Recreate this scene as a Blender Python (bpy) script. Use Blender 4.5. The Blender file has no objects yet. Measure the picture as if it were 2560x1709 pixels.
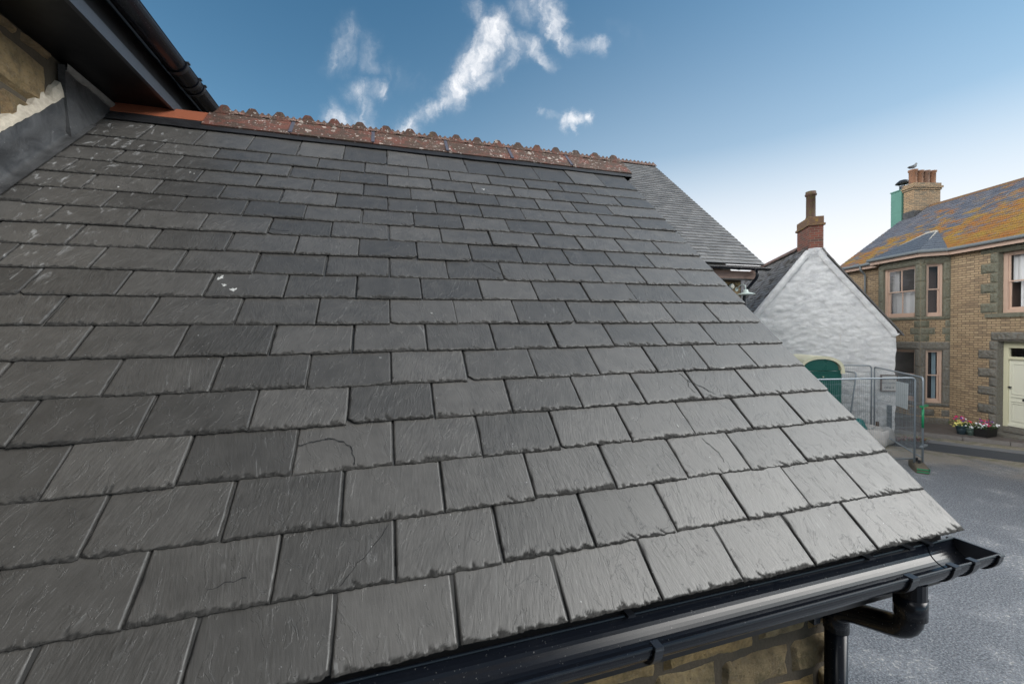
import bpy, math, random
import numpy as np
from math import sin, cos, pi, radians
from mathutils import Vector, Matrix

random.seed(7)
rng = np.random.default_rng(11)
scene = bpy.context.scene
col = scene.collection
CZ = 3.3                                   # eye height of the photographer above the road

# ------------------------------------------------------------------ helpers
class MB:
    """collects polygons (with metre UVs) and links them as ONE mesh object"""
    def __init__(s):
        s.v = []; s.f = []; s.uv = []; s.has_uv = False
    def add(s, vs, fs, uvs=None):
        o = len(s.v); s.v.extend([tuple(map(float, p)) for p in vs])
        for i, f in enumerate(fs):
            s.f.append(tuple(o + k for k in f))
            s.uv.append(uvs[i] if uvs else None)
        return s
    def quad(s, a, b, c, d, uv=None):
        return s.add([a, b, c, d], [(0, 1, 2, 3)], [uv] if uv else None)
    def box(s, x0, x1, y0, y1, z0, z1):
        vs = [(x0,y0,z0),(x1,y0,z0),(x1,y1,z0),(x0,y1,z0),(x0,y0,z1),(x1,y0,z1),(x1,y1,z1),(x0,y1,z1)]
        return s.add(vs, [(0,3,2,1),(4,5,6,7),(0,1,5,4),(1,2,6,5),(2,3,7,6),(3,0,4,7)])
    def obox(s, c, ax, ay, az):
        """box from centre and three half-axis vectors"""
        c, ax, ay, az = map(Vector, (c, ax, ay, az)); vs = []
        for k in (-1, 1):
            for i, j in ((-1,-1),(1,-1),(1,1),(-1,1)):
                vs.append(c + ax*i + ay*j + az*k)
        return s.add(vs, [(0,3,2,1),(4,5,6,7),(0,1,5,4),(1,2,6,5),(2,3,7,6),(3,0,4,7)])
    def tube(s, pts, r, n=10, cap=True):
        pts = [Vector(p) for p in pts]; rings = []; prev = None
        rs = r if isinstance(r, (list, tuple)) else [r]*len(pts)
        for i, p in enumerate(pts):
            d = (pts[min(i+1, len(pts)-1)] - pts[max(i-1, 0)]).normalized()
            if prev is None:
                up = Vector((0,0,1)) if abs(d.z) < .9 else Vector((1,0,0))
                a = d.cross(up).normalized()
            else:
                a = (prev - d*prev.dot(d)).normalized()
            prev = a; b = d.cross(a)
            rings.append([p + (a*cos(2*pi*k/n) + b*sin(2*pi*k/n))*rs[i] for k in range(n)])
        vs = [q for R in rings for q in R]; fs = []
        for i in range(len(pts)-1):
            for k in range(n):
                k2 = (k+1) % n
                fs.append((i*n+k, i*n+k2, (i+1)*n+k2, (i+1)*n+k))
        if cap:
            fs.append(tuple(range(n))[::-1]); fs.append(tuple((len(pts)-1)*n+k for k in range(n)))
        return s.add(vs, fs)
    def lathe(s, prof, c=(0,0,0), n=24, jit=0):
        c = Vector(c); vs = []; fs = []
        for r, z in prof:
            for k in range(n):
                a = 2*pi*k/n; vs.append(c + Vector((r*cos(a), r*sin(a), z)))
        for i in range(len(prof)-1):
            for k in range(n):
                k2 = (k+1) % n; fs.append((i*n+k, i*n+k2, (i+1)*n+k2, (i+1)*n+k))
        if prof[0][0] > 1e-6: fs.append(tuple(range(n))[::-1])
        if prof[-1][0] > 1e-6: fs.append(tuple((len(prof)-1)*n+k for k in range(n)))
        return s.add(vs, fs)
    def grid(s, P, uvg=None):
        """P[i][j] points -> quads"""
        ni = len(P); nj = len(P[0]); vs = [p for r in P for p in r]; fs = []; uv = [] if uvg is not None else None
        for i in range(ni-1):
            for j in range(nj-1):
                fs.append((i*nj+j, i*nj+j+1, (i+1)*nj+j+1, (i+1)*nj+j))
                if uv is not None: uv.append([uvg[i][j], uvg[i][j+1], uvg[i+1][j+1], uvg[i+1][j]])
        return s.add(vs, fs, uv)
    def build(s, name, mat, parent=None, smooth=False, bevel=0, loc=None):
        me = bpy.data.meshes.new(name)
        me.from_pydata(s.v, [], s.f)
        uvl = me.uv_layers.new(name='UVMap')
        V = s.v; data = []
        for f, u in zip(s.f, s.uv):
            if u is None:
                a, b, c = Vector(V[f[0]]), Vector(V[f[1]]), Vector(V[f[2]])
                nn = (b-a).cross(c-a); ax = (abs(nn.x), abs(nn.y), abs(nn.z)); m = ax.index(max(ax))
                for k in f:
                    p = V[k]
                    data += [(p[1], p[2]), (p[0], p[2]), (p[0], p[1])][m]
            else:
                for q in u: data += [q[0], q[1]]
        uvl.data.foreach_set('uv', np.array(data, dtype=np.float32))
        if smooth: me.polygons.foreach_set('use_smooth', [True]*len(me.polygons))
        me.materials.append(mat); me.update()
        o = bpy.data.objects.new(name, me); col.objects.link(o)
        if parent is not None: o.parent = parent
        if loc: o.location = loc
        if bevel:
            b = o.modifiers.new('bevel', 'BEVEL'); b.width = bevel; b.segments = 2; b.limit_method = 'ANGLE'
        return o

def tag(o, label=None, cat=None, group=None, kind=None):
    for k, v in (('label', label), ('category', cat), ('group', group), ('kind', kind)):
        if v: o[k] = v
    return o
def empty(name, loc=(0,0,0), rz=0, label=None, cat=None, group=None):
    o = bpy.data.objects.new(name, None); o.empty_display_size = .2
    o.location = loc; o.rotation_euler = (0,0,rz); col.objects.link(o)
    return tag(o, label, cat, group)

# numpy value noise
_H = rng.random(65536)
def _hash(ix, iy): return _H[(ix*7919 + iy*104729 + ix*iy*31) & 65535]
def vn(x, y):
    x = np.asarray(x, float); y = np.asarray(y, float)
    ix = np.floor(x).astype(np.int64); iy = np.floor(y).astype(np.int64)
    fx = x-ix; fy = y-iy; fx = fx*fx*(3-2*fx); fy = fy*fy*(3-2*fy)
    return (_hash(ix,iy)*(1-fx)+_hash(ix+1,iy)*fx)*(1-fy) + (_hash(ix,iy+1)*(1-fx)+_hash(ix+1,iy+1)*fx)*fy
def fbm(x, y, o=3):
    t = 0; a = .5
    for i in range(o): t = t + a*vn(x*2**i+17*i, y*2**i+5*i); a *= .5
    return t/(1-.5**o)

# ------------------------------------------------------------------ materials
class NT:
    def __init__(s, name):
        s.m = bpy.data.materials.new(name); s.m.use_nodes = True; s.t = s.m.node_tree
        s.b = s.t.nodes['Principled BSDF']; s.out = s.t.nodes['Material Output']
    def n(s, typ, **kw):
        nd = s.t.nodes.new(typ)
        for k, v in kw.items(): setattr(nd, k, v)
        return nd
    def l(s, a, b): s.t.links.new(a, b)
    def math(s, op, a, b=None, c=None, clamp=False):
        nd = s.n('ShaderNodeMath', operation=op); nd.use_clamp = clamp
        for i, x in enumerate((a, b, c)):
            if x is None: continue
            if isinstance(x, (int, float)): nd.inputs[i].default_value = x
            else: s.l(x, nd.inputs[i])
        return nd.outputs[0]
    def mix(s, fac, a, b, mode='MIX'):
        nd = s.n('ShaderNodeMix', data_type='RGBA', blend_type=mode)
        for i, x in ((0, fac), (6, a), (7, b)):
            if isinstance(x, (int, float)): nd.inputs[i].default_value = x
            elif isinstance(x, (tuple, list)): nd.inputs[i].default_value = tuple(x) + ((1,) if len(x) == 3 else ())
            else: s.l(x, nd.inputs[i])
        return nd.outputs[2]
    def coord(s, which='Object', scale=(1,1,1), rot=(0,0,0), loc=(0,0,0)):
        tc = s.n('ShaderNodeTexCoord'); mp = s.n('ShaderNodeMapping')
        mp.inputs['Scale'].default_value = scale; mp.inputs['Rotation'].default_value = rot; mp.inputs['Location'].default_value = loc
        s.l(tc.outputs[which], mp.inputs[0]); return mp.outputs[0]
    def noise(s, vec, sc, det=4, rough=.55, dist=0, out='Fac'):
        nd = s.n('ShaderNodeTexNoise'); nd.inputs['Scale'].default_value = sc; nd.inputs['Detail'].default_value = det
        nd.inputs['Roughness'].default_value = rough; nd.inputs['Distortion'].default_value = dist
        s.l(vec, nd.inputs['Vector']); return nd.outputs[out]
    def voro(s, vec, sc, feat='F1', out='Distance', rnd=1):
        nd = s.n('ShaderNodeTexVoronoi', feature=feat); nd.inputs['Scale'].default_value = sc; nd.inputs['Randomness'].default_value = rnd
        s.l(vec, nd.inputs['Vector']); return nd.outputs[out]
    def ramp(s, fac, stops):
        nd = s.n('ShaderNodeValToRGB'); e = nd.color_ramp.elements
        while len(e) < len(stops): e.new(.5)
        for i, (p, c) in enumerate(stops):
            e[i].position = p
            if isinstance(c, (int, float)): c = (c, c, c)
            e[i].color = tuple(c) + (1,)
        s.l(fac, nd.inputs[0]); return nd.outputs[0]
    def step(s, x, a, b):
        nd = s.n('ShaderNodeMapRange', interpolation_type='SMOOTHSTEP')
        s.l(x, nd.inputs[0]); nd.inputs[1].default_value = a; nd.inputs[2].default_value = b; return nd.outputs[0]
    def rnd(s):
        return s.n('ShaderNodeNewGeometry').outputs['Random Per Island']
    def bump(s, h, strength=.5, dist=.01, normal=None):
        nd = s.n('ShaderNodeBump'); nd.inputs['Strength'].default_value = strength; nd.inputs['Distance'].default_value = dist
        s.l(h, nd.inputs['Height'])
        if normal is not None: s.l(normal, nd.inputs['Normal'])
        return nd.outputs[0]
    def set(s, color=None, rough=None, normal=None, metal=None, spec=None):
        for k, v in (('Base Color', color), ('Roughness', rough), ('Normal', normal), ('Metallic', metal), ('Specular IOR Level', spec)):
            if v is None: continue
            if isinstance(v, (int, float)): s.b.inputs[k].default_value = v
            elif isinstance(v, (tuple, list)): s.b.inputs[k].default_value = tuple(v) + ((1,) if len(v) == 3 else ())
            else: s.l(v, s.b.inputs[k])
        return s.m

def m_plain(name, c, rough=.5, metal=0, var=.15, sc=20, bump=0, bsc=80):
    k = NT(name); v = k.coord()
    f = k.noise(v, sc, 4)
    a = tuple(x*(1-var) for x in c); b = tuple(min(1, x*(1+var)) for x in c)
    k.set(k.mix(f, a, b), k.math('MULTIPLY_ADD', f, .2, rough-.1), metal=metal)
    if bump: k.set(normal=k.bump(k.noise(v, bsc, 3), bump, .004))
    return k.m

def m_slate(name, base=(.15,.148,.145), lim=True, bumpd=.0022, rough=.5):
    """riven slate: UV x across the slate, y up the slope, metres"""
    k = NT(name); r = k.rnd()
    tc = k.n('ShaderNodeTexCoord').outputs['UV']
    off = k.n('ShaderNodeCombineXYZ'); k.l(k.math('MULTIPLY', r, 37.0), off.inputs[0]); k.l(k.math('MULTIPLY', r, 91.0), off.inputs[1]); 
    add = k.n('ShaderNodeVectorMath', operation='ADD'); k.l(tc, add.inputs[0]); k.l(off.outputs[0], add.inputs[1])
    # each slate's grain leans its own way
    rot = k.n('ShaderNodeVectorRotate', rotation_type='Z_AXIS'); k.l(add.outputs[0], rot.inputs['Vector'])
    k.l(k.math('MULTIPLY_ADD', k.math('FRACT', k.math('MULTIPLY', r, 13.7)), .7, -.25), rot.inputs['Angle'])
    def sc(v, s):
        m = k.n('ShaderNodeMapping'); m.inputs['Scale'].default_value = s; k.l(v, m.inputs[0]); return m.outputs[0]
    streak = k.noise(sc(rot.outputs[0], (1, .13, 1)), 210, 5, .6, .4)
    streak2 = k.noise(sc(rot.outputs[0], (1, .2, 1)), 60, 4, .55, .9)
    blot = k.noise(add.outputs[0], 14, 4, .6)
    fine = k.noise(add.outputs[0], 420, 3, .6)
    tone = k.math('MULTIPLY_ADD', k.math('FRACT', k.math('MULTIPLY', r, 57.31)), .56, .72)
    amp = k.math('MULTIPLY_ADD', k.math('FRACT', k.math('MULTIPLY', r, 71.3)), 1.0, .4)
    g = k.math('MULTIPLY', tone, k.math('ADD', k.math('MULTIPLY_ADD', k.math('SUBTRACT', streak, .5), amp, .62), k.math('MULTIPLY_ADD', blot, .75, 0)))
    sc_ = k.n('ShaderNodeVectorMath', operation='SCALE'); sc_.inputs[0].default_value = base; k.l(g, sc_.inputs['Scale'])
    c = sc_.outputs[0]
    # pale scuffs / mineral streaks running down the grain
    pale = k.math('MULTIPLY', k.step(streak2, .60, .74), k.step(k.noise(add.outputs[0], 9, 3), .5, .68))
    c = k.mix(k.math('MULTIPLY', pale, .26), c, (.30,.30,.295))
    vein = k.math('MULTIPLY', k.step(k.noise(sc(rot.outputs[0], (1, .10, 1)), 75, 3, .5, 1.5), .66, .72), k.step(k.noise(add.outputs[0], 5, 2), .48, .6))
    c = k.mix(k.math('MULTIPLY', vein, .26), c, (.36,.36,.355))
    if lim:
        # lime run-off below the wall flashing (object x just right of the wall)
        ob = k.coord('Object'); sx = k.n('ShaderNodeSeparateXYZ'); k.l(ob, sx.inputs[0])
        near = k.step(sx.outputs[0], -.75, -1.45)
        sp = k.step(k.noise(sc(add.outputs[0], (1, .35, 1)), 32, 5, .65, .5), .56, .68)
        c = k.mix(k.math('MULTIPLY', k.math('MULTIPLY', near, sp), .7), c, (.42,.42,.42))
        sp2 = k.step(k.noise(ob, 95, 2, .5), .765, .79)
        c = k.mix(k.math('MULTIPLY', sp2, .6), c, (.5,.5,.5))
    ch = k.n('ShaderNodeAttribute', attribute_name='chip').outputs['Fac']   # broken dressed edges, rough; edge shade is painted into their dark colour
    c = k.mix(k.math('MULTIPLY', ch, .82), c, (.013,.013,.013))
    h = k.math('ADD', k.math('MULTIPLY', k.math('MULTIPLY_ADD', streak2, 1.0, k.math('MULTIPLY', streak, .7)), amp), k.math('MULTIPLY', fine, .22))
    # broken cleavage steps
    stp = k.step(k.noise(sc(rot.outputs[0], (1, .45, 1)), 22, 5, .6, 1.2), .56, .58)
    h = k.math('ADD', h, k.math('MULTIPLY', stp, .45))
    k.set(c, k.math('ADD', k.math('MULTIPLY_ADD', blot, .16, rough-.06), k.math('MULTIPLY', ch, .5)), k.bump(h, 1.0, bumpd), spec=k.math('MULTIPLY_ADD', ch, -.8, .9))
    return k.m

def m_oldslate(name, lichen):
    k = NT(name); v = k.coord(); r = k.rnd()
    c = k.mix(k.noise(v, 3, 4), (.05,.06,.085), (.12,.13,.16)) if lichen == 'orange' else k.mix(k.noise(v, 3, 4), (.075,.07,.065), (.14,.13,.12))
    c = k.mix(k.math('MULTIPLY', k.math('FRACT', k.math('MULTIPLY', r, 31.7)), .55), c, (.17,.17,.19))
    if lichen == 'orange':
        sx = k.n('ShaderNodeSeparateXYZ'); k.l(v, sx.inputs[0])
        # the growth is thick towards the road end of the roof and thins out to the chimney; starts below the upper courses
        band = k.math('ADD', k.math('MULTIPLY', sx.outputs[0], -.085), k.math('MULTIPLY', sx.outputs[2], -.20))
        m = k.math('ADD', k.math('ADD', band, 1.96), k.math('ADD', k.math('MULTIPLY', k.noise(v, 1.3, 4), 1.1), k.math('MULTIPLY', k.noise(v, 14, 5, .7), .9)))
        m = k.math('ADD', m, k.math('MULTIPLY_ADD', r, .42, -.21)); f = k.step(m, 1.14, 1.5)
        oc = k.mix(k.step(k.noise(v, 1.8, 4), .35, .65), (.33,.20,.018), (.33,.125,.014)); oc = k.mix(k.step(k.noise(v, 26, 3), .45, .7), oc, (.16,.10,.04))
        c = k.mix(k.math('MULTIPLY', f, .93), c, oc)
        st = k.math('MULTIPLY', k.step(k.noise(k.coord(scale=(9,1,1)), 2.2, 3), .64, .74), k.step(sx.outputs[2], 6.6, 7.6))
        c = k.mix(k.math('MULTIPLY', st, .7), c, (.4,.4,.4))
    else:
        f = k.step(k.noise(v, 16, 5, .7), .52, .72)
        c = k.mix(k.math('MULTIPLY', f, .75), c, (.21,.20,.17))
        f2 = k.step(k.noise(v, 7, 5, .7), .6, .72)
        c = k.mix(k.math('MULTIPLY', f2, .6), c, (.14,.10,.05))
    return k.set(c, .65, k.bump(k.noise(v, 30, 5), .6, .02))

def m_ridge(name, old=True):
    k = NT(name); v = k.coord(); r = k.rnd()
    o = k.mix(k.noise(v, 9, 4), (.185,.056,.034), (.115,.045,.034))
    if not old:
        o = k.mix(k.noise(v, 6, 4), (.34,.105,.05), (.24,.07,.035))
        d = k.step(k.noise(v, 40, 4, .7), .6, .72)
        o = k.mix(k.math('MULTIPLY', d, .35), o, (.25,.17,.12))
        return k.set(o, .62, k.bump(k.noise(v, 90, 3), .3, .003))
    dirt = k.step(k.noise(v, 13, 6, .68, .5), .37, .55)
    o = k.mix(k.math('MULTIPLY', dirt, .85), o, (.060,.042,.030))
    # crests gather soot / algae
    moss = k.step(k.noise(v, 27, 5, .65), .58, .70)
    o = k.mix(k.math('MULTIPLY', moss, .5), o, (.10,.085,.03))
    # crustose lichen: pale round thalli with warm centres
    w = k.noise(v, 30, 4, .6, out='Color'); wv = k.n('ShaderNodeVectorMath', operation='MULTIPLY_ADD')
    k.l(w, wv.inputs[0]); wv.inputs[1].default_value = (.035,)*3; k.l(v, wv.inputs[2])
    zone = k.step(k.noise(v, 5.5, 3), .36, .50)
    for sc, th, cc, amt in ((20, .34, (.46,.40,.35), .85), (60, .36, (.52,.47,.43), .85)):
        vd = k.n('ShaderNodeTexVoronoi', feature='F1'); vd.inputs['Scale'].default_value = sc; k.l(wv.outputs[0], vd.inputs['Vector'])
        sp = k.n('ShaderNodeSeparateColor'); k.l(vd.outputs['Color'], sp.inputs[0])
        rad = k.math('MULTIPLY', k.step(sp.outputs[0], .35, 1), th)
        m = k.math('MULTIPLY', k.math('LESS_THAN', vd.outputs['Distance'], rad), zone)
        ring = k.math('GREATER_THAN', vd.outputs['Distance'], k.math('MULTIPLY', rad, .45))
        o = k.mix(k.math('MULTIPLY', m, k.math('MULTIPLY_ADD', ring, .45, amt-.45)), o, cc)
    pk = k.math('MULTIPLY', k.step(k.noise(v, 120, 4, .7), .55, .66), k.step(k.noise(v, 4, 2, loc if False else .5), .5, .64))
    o = k.mix(k.math('MULTIPLY', pk, .7), o, (.42,.27,.22))
    return k.set(o, .75, k.bump(k.noise(v, 75, 5, .7), .8, .006))

def m_stone(name, cols, mortar=None, moss=0):
    k = NT(name); v = k.coord(); r = k.rnd()
    st = k.ramp(r, [(i/(len(cols)-1), c) for i, c in enumerate(cols)])
    n = k.noise(v, 18, 6, .7)
    c = k.mix(k.step(n, .35, .7), st, (.10,.075,.045), 'MIX'); c = k.mix(.38, c, st)
    c = k.mix(k.math('MULTIPLY', k.step(k.noise(v, 60, 4, .7), .5, .75), .6), c, (.36,.30,.21))
    c = k.mix(k.math('MULTIPLY', k.step(k.noise(v, 95, 5, .75), .58, .70), .75), c, (.045,.035,.02))
    if moss: c = k.mix(k.math('MULTIPLY', k.step(k.noise(v, 7, 5, .7), .52, .66), moss), c, (.055,.06,.02))
    return k.set(c, .85, k.bump(k.math('ADD', n, k.math('MULTIPLY', k.noise(v, 70, 6, .78), 1.1)), 1.0, .022))

def m_brick(name, c1, c2, c3, mort, bw=.225, bh=.0745, bumpd=.006):
    k = NT(name); uv = k.n('ShaderNodeTexCoord').outputs['UV']
    b = k.n('ShaderNodeTexBrick'); b.offset = .5; k.l(uv, b.inputs['Vector'])
    for n_, val in (('Scale', 1), ('Mortar Size', .0095), ('Mortar Smooth', .2), ('Bias', 0), ('Brick Width', bw), ('Row Height', bh)): b.inputs[n_].default_value = val
    b.inputs['Color1'].default_value = c1+(1,); b.inputs['Color2'].default_value = c2+(1,); b.inputs['Mortar'].default_value = mort+(1,)
    # per-brick odd colours: cell noise with the brick cell ids
    sx = k.n('ShaderNodeSeparateXYZ'); k.l(uv, sx.inputs[0])
    row = k.math('FLOOR', k.math('DIVIDE', sx.outputs[1], bh))
    colm = k.math('FLOOR', k.math('ADD', k.math('DIVIDE', sx.outputs[0], bw), k.math('MULTIPLY', k.math('MODULO', row, 2.0), .5)))
    cb = k.n('ShaderNodeCombineXYZ'); k.l(row, cb.inputs[0]); k.l(colm, cb.inputs[1])
    wn = k.n('ShaderNodeTexWhiteNoise', noise_dimensions='2D'); k.l(cb.outputs[0], wn.inputs['Vector'])
    odd = k.step(wn.outputs['Value'], .62, .95)
    inb = k.math('SUBTRACT', 1.0, b.outputs['Fac'])
    c = k.mix(k.math('MULTIPLY', k.math('MULTIPLY', odd, inb), .75), b.outputs['Color'], c3)
    ob = k.coord(); n = k.noise(ob, 2.2, 5, .65); c = k.mix(k.math('MULTIPLY', k.step(n, .45, .75), .35), c, tuple(x*.35 for x in c1))
    n2 = k.noise(ob, 40, 4, .7); c = k.mix(k.math('MULTIPLY', n2, .3), c, tuple(x*.5 for x in c2))
    h = k.math('ADD', k.math('MULTIPLY', b.outputs['Fac'], -1.0), k.math('MULTIPLY', n2, .5))
    return k.set(c, .85, k.bump(h, .8, bumpd))

def m_glass(name):
    k = NT(name); t = k.t
    tr = k.n('ShaderNodeBsdfTransparent'); gl = k.n('ShaderNodeBsdfGlossy'); gl.inputs['Roughness'].default_value = .03
    fr = k.n('ShaderNodeFresnel'); fr.inputs['IOR'].default_value = 1.45
    mx = k.n('ShaderNodeMixShader'); k.l(fr.outputs[0], mx.inputs[0]); k.l(tr.outputs[0], mx.inputs[1]); k.l(gl.outputs[0], mx.inputs[2])
    k.l(mx.outputs[0], k.out.inputs[0]); return k.m

M = {}
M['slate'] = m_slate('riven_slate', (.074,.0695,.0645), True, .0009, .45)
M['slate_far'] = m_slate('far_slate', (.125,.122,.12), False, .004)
M['slate_orange'] = m_oldslate('lichen_slate', 'orange')
M['slate_cottage'] = m_oldslate('cottage_slate', 'grey')
M['felt'] = m_plain('felt', (.012,.012,.013), .9)
M['ridge_old'] = m_ridge('old_terracotta'); M['ridge_new'] = m_ridge('plain_terracotta', False)
M['roll'] = m_plain('black_ridge_strip', (.018,.018,.02), .45, var=.4, bump=.4, bsc=120)
def m_pvc():
    k = NT('black_pvc'); v = k.coord()
    d = k.step(k.noise(v, 14, 5, .7), .5, .8); sp = k.step(k.noise(v, 200, 2), .70, .75)
    c = k.mix(k.math('MULTIPLY', d, .12), (.008,.010,.015), (.06,.062,.065)); c = k.mix(k.math('MULTIPLY', sp, .5), c, (.3,.3,.3))
    return k.set(c, k.math('MULTIPLY_ADD', k.noise(v, 9, 5, .7), .16, .10), spec=.32)
M['pvc'] = m_pvc()
M['pvc_clip'] = m_plain('pvc_clip', (.022,.025,.032), .3)
M['lead'] = None
def m_lead():
    k = NT('lead'); v = k.coord()
    n = k.noise(v, 7, 6, .65, .8); n2 = k.noise(v, 45, 4, .7)
    c = k.mix(k.step(n, .35, .72), (.024,.024,.025), (.066,.066,.068))
    c = k.mix(k.math('MULTIPLY', k.step(k.noise(v, 60, 3, .6), .70, .76), .8), c, (.4,.4,.4))
    return k.set(c, k.math('MULTIPLY_ADD', n2, .25, .42), k.bump(k.math('ADD', n, k.math('MULTIPLY', n2, .3)), .5, .012), metal=.05)
M['lead'] = m_lead()
M['mortar'] = m_plain('lime_mortar', (.42,.37,.30), .9, var=.45, sc=45, bump=1, bsc=55)
M['stone_gold'] = m_stone('golden_stone', [(.34,.22,.095),(.44,.27,.10),(.30,.21,.12),(.46,.32,.15),(.27,.19,.11)], moss=.35)
M['stone_low'] = m_stone('mossy_stone', [(.46,.33,.15),(.54,.36,.15),(.38,.28,.15),(.50,.38,.20)], moss=.5)
M['joint'] = m_plain('dark_joint', (.075,.06,.042), .95, var=.35, sc=25, bump=.8)
M['granite'] = m_stone('granite', [(.15,.155,.15),(.20,.20,.185),(.135,.14,.135)], moss=.2)
M['granite_green'] = m_stone('algae_granite', [(.15,.165,.13),(.19,.20,.16),(.14,.155,.12)], moss=.3)
M['black_paint'] = m_plain('black_board', (.006,.006,.007), .4)
def m_fascia():
    k = NT('grey_black_board'); v = k.coord(); return k.set(k.mix(k.noise(v, 30, 3), (.03,.033,.04), (.05,.053,.06)), .32, spec=.6)
M['fascia'] = m_fascia()
M['brick_yellow'] = m_brick('yellow_brick', (.42,.32,.20), (.34,.245,.15), (.20,.145,.10), (.11,.088,.065))
M['brick_chimney'] = m_brick('stack_brick', (.40,.28,.165), (.32,.215,.125), (.17,.15,.11), (.12,.10,.075))
M['brick_red'] = m_brick('red_brick', (.235,.07,.045), (.15,.05,.037), (.075,.06,.05), (.20,.155,.12))
M['pink_paint'] = m_plain('pink_beige_paint', (.47,.34,.27), .5, var=.12, sc=6)
M['cream_paint'] = m_plain('cream_paint', (.56,.55,.40), .4, var=.05, sc=5)
M['cream_door'] = m_plain('pale_green_cream_paint', (.62,.625,.53), .38, var=.05, sc=4)
M['grey_gutter'] = m_plain('grey_metal', (.16,.18,.19), .4, var=.2)
M['glass'] = m_glass('window_glass')
M['curtain'] = m_plain('net_curtain', (.58,.60,.62), .9, var=.1, sc=40)
M['curtain_blue'] = m_plain('blue_curtain', (.26,.36,.42), .9, var=.1, sc=30)
M['room'] = m_plain('dark_room', (.02,.018,.018), .9)
M['room_warm'] = m_plain('dim_room', (.12,.085,.075), .9)
def m_white():
    k = NT('whitewash'); v = k.coord()
    n = k.noise(v, 3.5, 6, .65); n2 = k.noise(v, 26, 5, .7)
    c = k.mix(k.step(n, .40, .7), (.74,.75,.76), (.62,.63,.65))
    c = k.mix(k.math('MULTIPLY', k.step(n2, .56, .76), .5), c, (.38,.36,.32))
    wv_ = k.n('ShaderNodeVectorMath', operation='MULTIPLY_ADD'); k.l(k.noise(v, 6, 4, .6, out='Color'), wv_.inputs[0]); wv_.inputs[1].default_value = (.10,.10,.10); k.l(k.coord(scale=(1,1,1.7)), wv_.inputs[2])
    vn_ = k.n('ShaderNodeTexVoronoi', feature='SMOOTH_F1'); vn_.inputs['Scale'].default_value = 3.6; vn_.inputs['Smoothness'].default_value = .35; k.l(wv_.outputs[0], vn_.inputs['Vector'])
    stn = k.math('SUBTRACT', 1.0, vn_.outputs['Distance'])
    c = k.mix(k.math('MULTIPLY', k.step(vn_.outputs['Distance'], .52, .8), .2), c, (.40,.41,.42))
    sx = k.n('ShaderNodeSeparateXYZ'); k.l(v, sx.inputs[0])
    low = k.math('MULTIPLY', k.step(sx.outputs[2], 2.2, .1), k.step(k.noise(v, 9, 5, .7), .46, .64))
    c = k.mix(k.math('MULTIPLY', low, .6), c, (.26,.27,.26))
    yel = k.math('MULTIPLY', k.step(k.noise(k.coord(scale=(4,4,.6), loc=(3,0,1)), 1.6, 3), .66, .74), .35)
    c = k.mix(yel, c, (.5,.40,.24))
    return k.set(c, .85, k.bump(k.math('ADD', n2, k.math('MULTIPLY', stn, 1.1)), .9, .024))
M['white'] = m_white()
M['coping'] = m_plain('rake_mortar', (.36,.35,.32), .9, var=.25, sc=12, bump=.7)
M['pot_mossy'] = None
def m_pot(name, a, b, lich):
    k = NT(name); v = k.coord(); c = k.mix(k.noise(v, 6, 5, .6), a, b)
    c = k.mix(k.math('MULTIPLY', k.step(k.noise(v, 11, 5, .7), .5, .66), .75), c, lich)
    return k.set(c, .8, k.bump(k.noise(v, 50, 4), .5, .008))
M['pot_mossy'] = m_pot('mossy_pot', (.06,.036,.026), (.09,.048,.032), (.085,.085,.016))
M['lichen_cap'] = m_pot('lichen_cap', (.11,.065,.04), (.15,.085,.05), (.27,.17,.03))
M['pot_orange'] = m_pot('orange_pot', (.24,.12,.065), (.19,.09,.05), (.075,.05,.04))
M['teal_clad'] = m_plain('teal_cladding', (.085,.205,.165), .45, var=.12, sc=4)
M['dark_metal'] = m_plain('dark_metal', (.03,.032,.036), .4, .4)
M['galv'] = m_plain('galvanised_steel', (.27,.31,.345), .42, .4, var=.25, sc=25)
M['green_tape'] = m_plain('green_tape', (.008,.23,.10), .4)
M['rubber'] = m_plain('rubber_foot', (.11,.095,.07), .8, var=.3, bump=.6)
M['green_plastic'] = m_plain('toilet_green', (.004,.085,.065), .3, var=.12, sc=3)
M['white_plastic'] = m_plain('toilet_white', (.62,.60,.44), .4, var=.15, sc=9)
M['sheet'] = m_plain('white_board', (.50,.55,.58), .5, var=.1, sc=3)
M['sign_board'] = m_plain('sign_board', (.46,.46,.45), .6, var=.2, sc=9)
M['sign_frame'] = m_plain('sign_frame', (.11,.07,.055), .7)
M['letter'] = m_plain('sign_letter', (.05,.05,.055), .7)
M['bag'] = m_plain('woven_bag', (.46,.45,.44), .85, var=.2, sc=18, bump=.8, bsc=30)
M['teal'] = m_plain('teal_sheet', (.01,.16,.16), .4)
M['blue_plastic'] = m_plain('pale_blue_plastic', (.22,.36,.42), .4)
M['dark_post'] = m_plain('dark_post', (.06,.075,.085), .6)
M['terr_dark'] = m_plain('weathered_timber', (.09,.065,.05), .85)
M['leaf'] = m_plain('leaf_green', (.045,.11,.018), .6, var=.5, sc=60)
for nm, c in (('yellow',(.72,.66,.20)), ('white',(.80,.83,.86)), ('magenta',(.55,.012,.11)), ('purple',(.12,.03,.20)), ('red',(.55,.05,.06))):
    M['petal_'+nm] = m_plain('petal_'+nm, c, .6, var=.15, sc=90)
M['pot_blue'] = m_plain('slate_blue_pot', (.06,.10,.125), .45); M['pot_green'] = m_plain('grey_green_pot', (.13,.19,.17), .5)
M['pot_black'] = m_plain('black_tub', (.012,.012,.013), .5)
M['gull_grey'] = m_plain('gull_grey', (.06,.066,.072), .8); M['gull_backlit'] = m_plain('gull_backlit', (.16,.17,.18), .8); M['bill'] = m_plain('gull_bill', (.4,.28,.03), .5)  # gull's white darkened: its backlit shade is put into the colour
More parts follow.
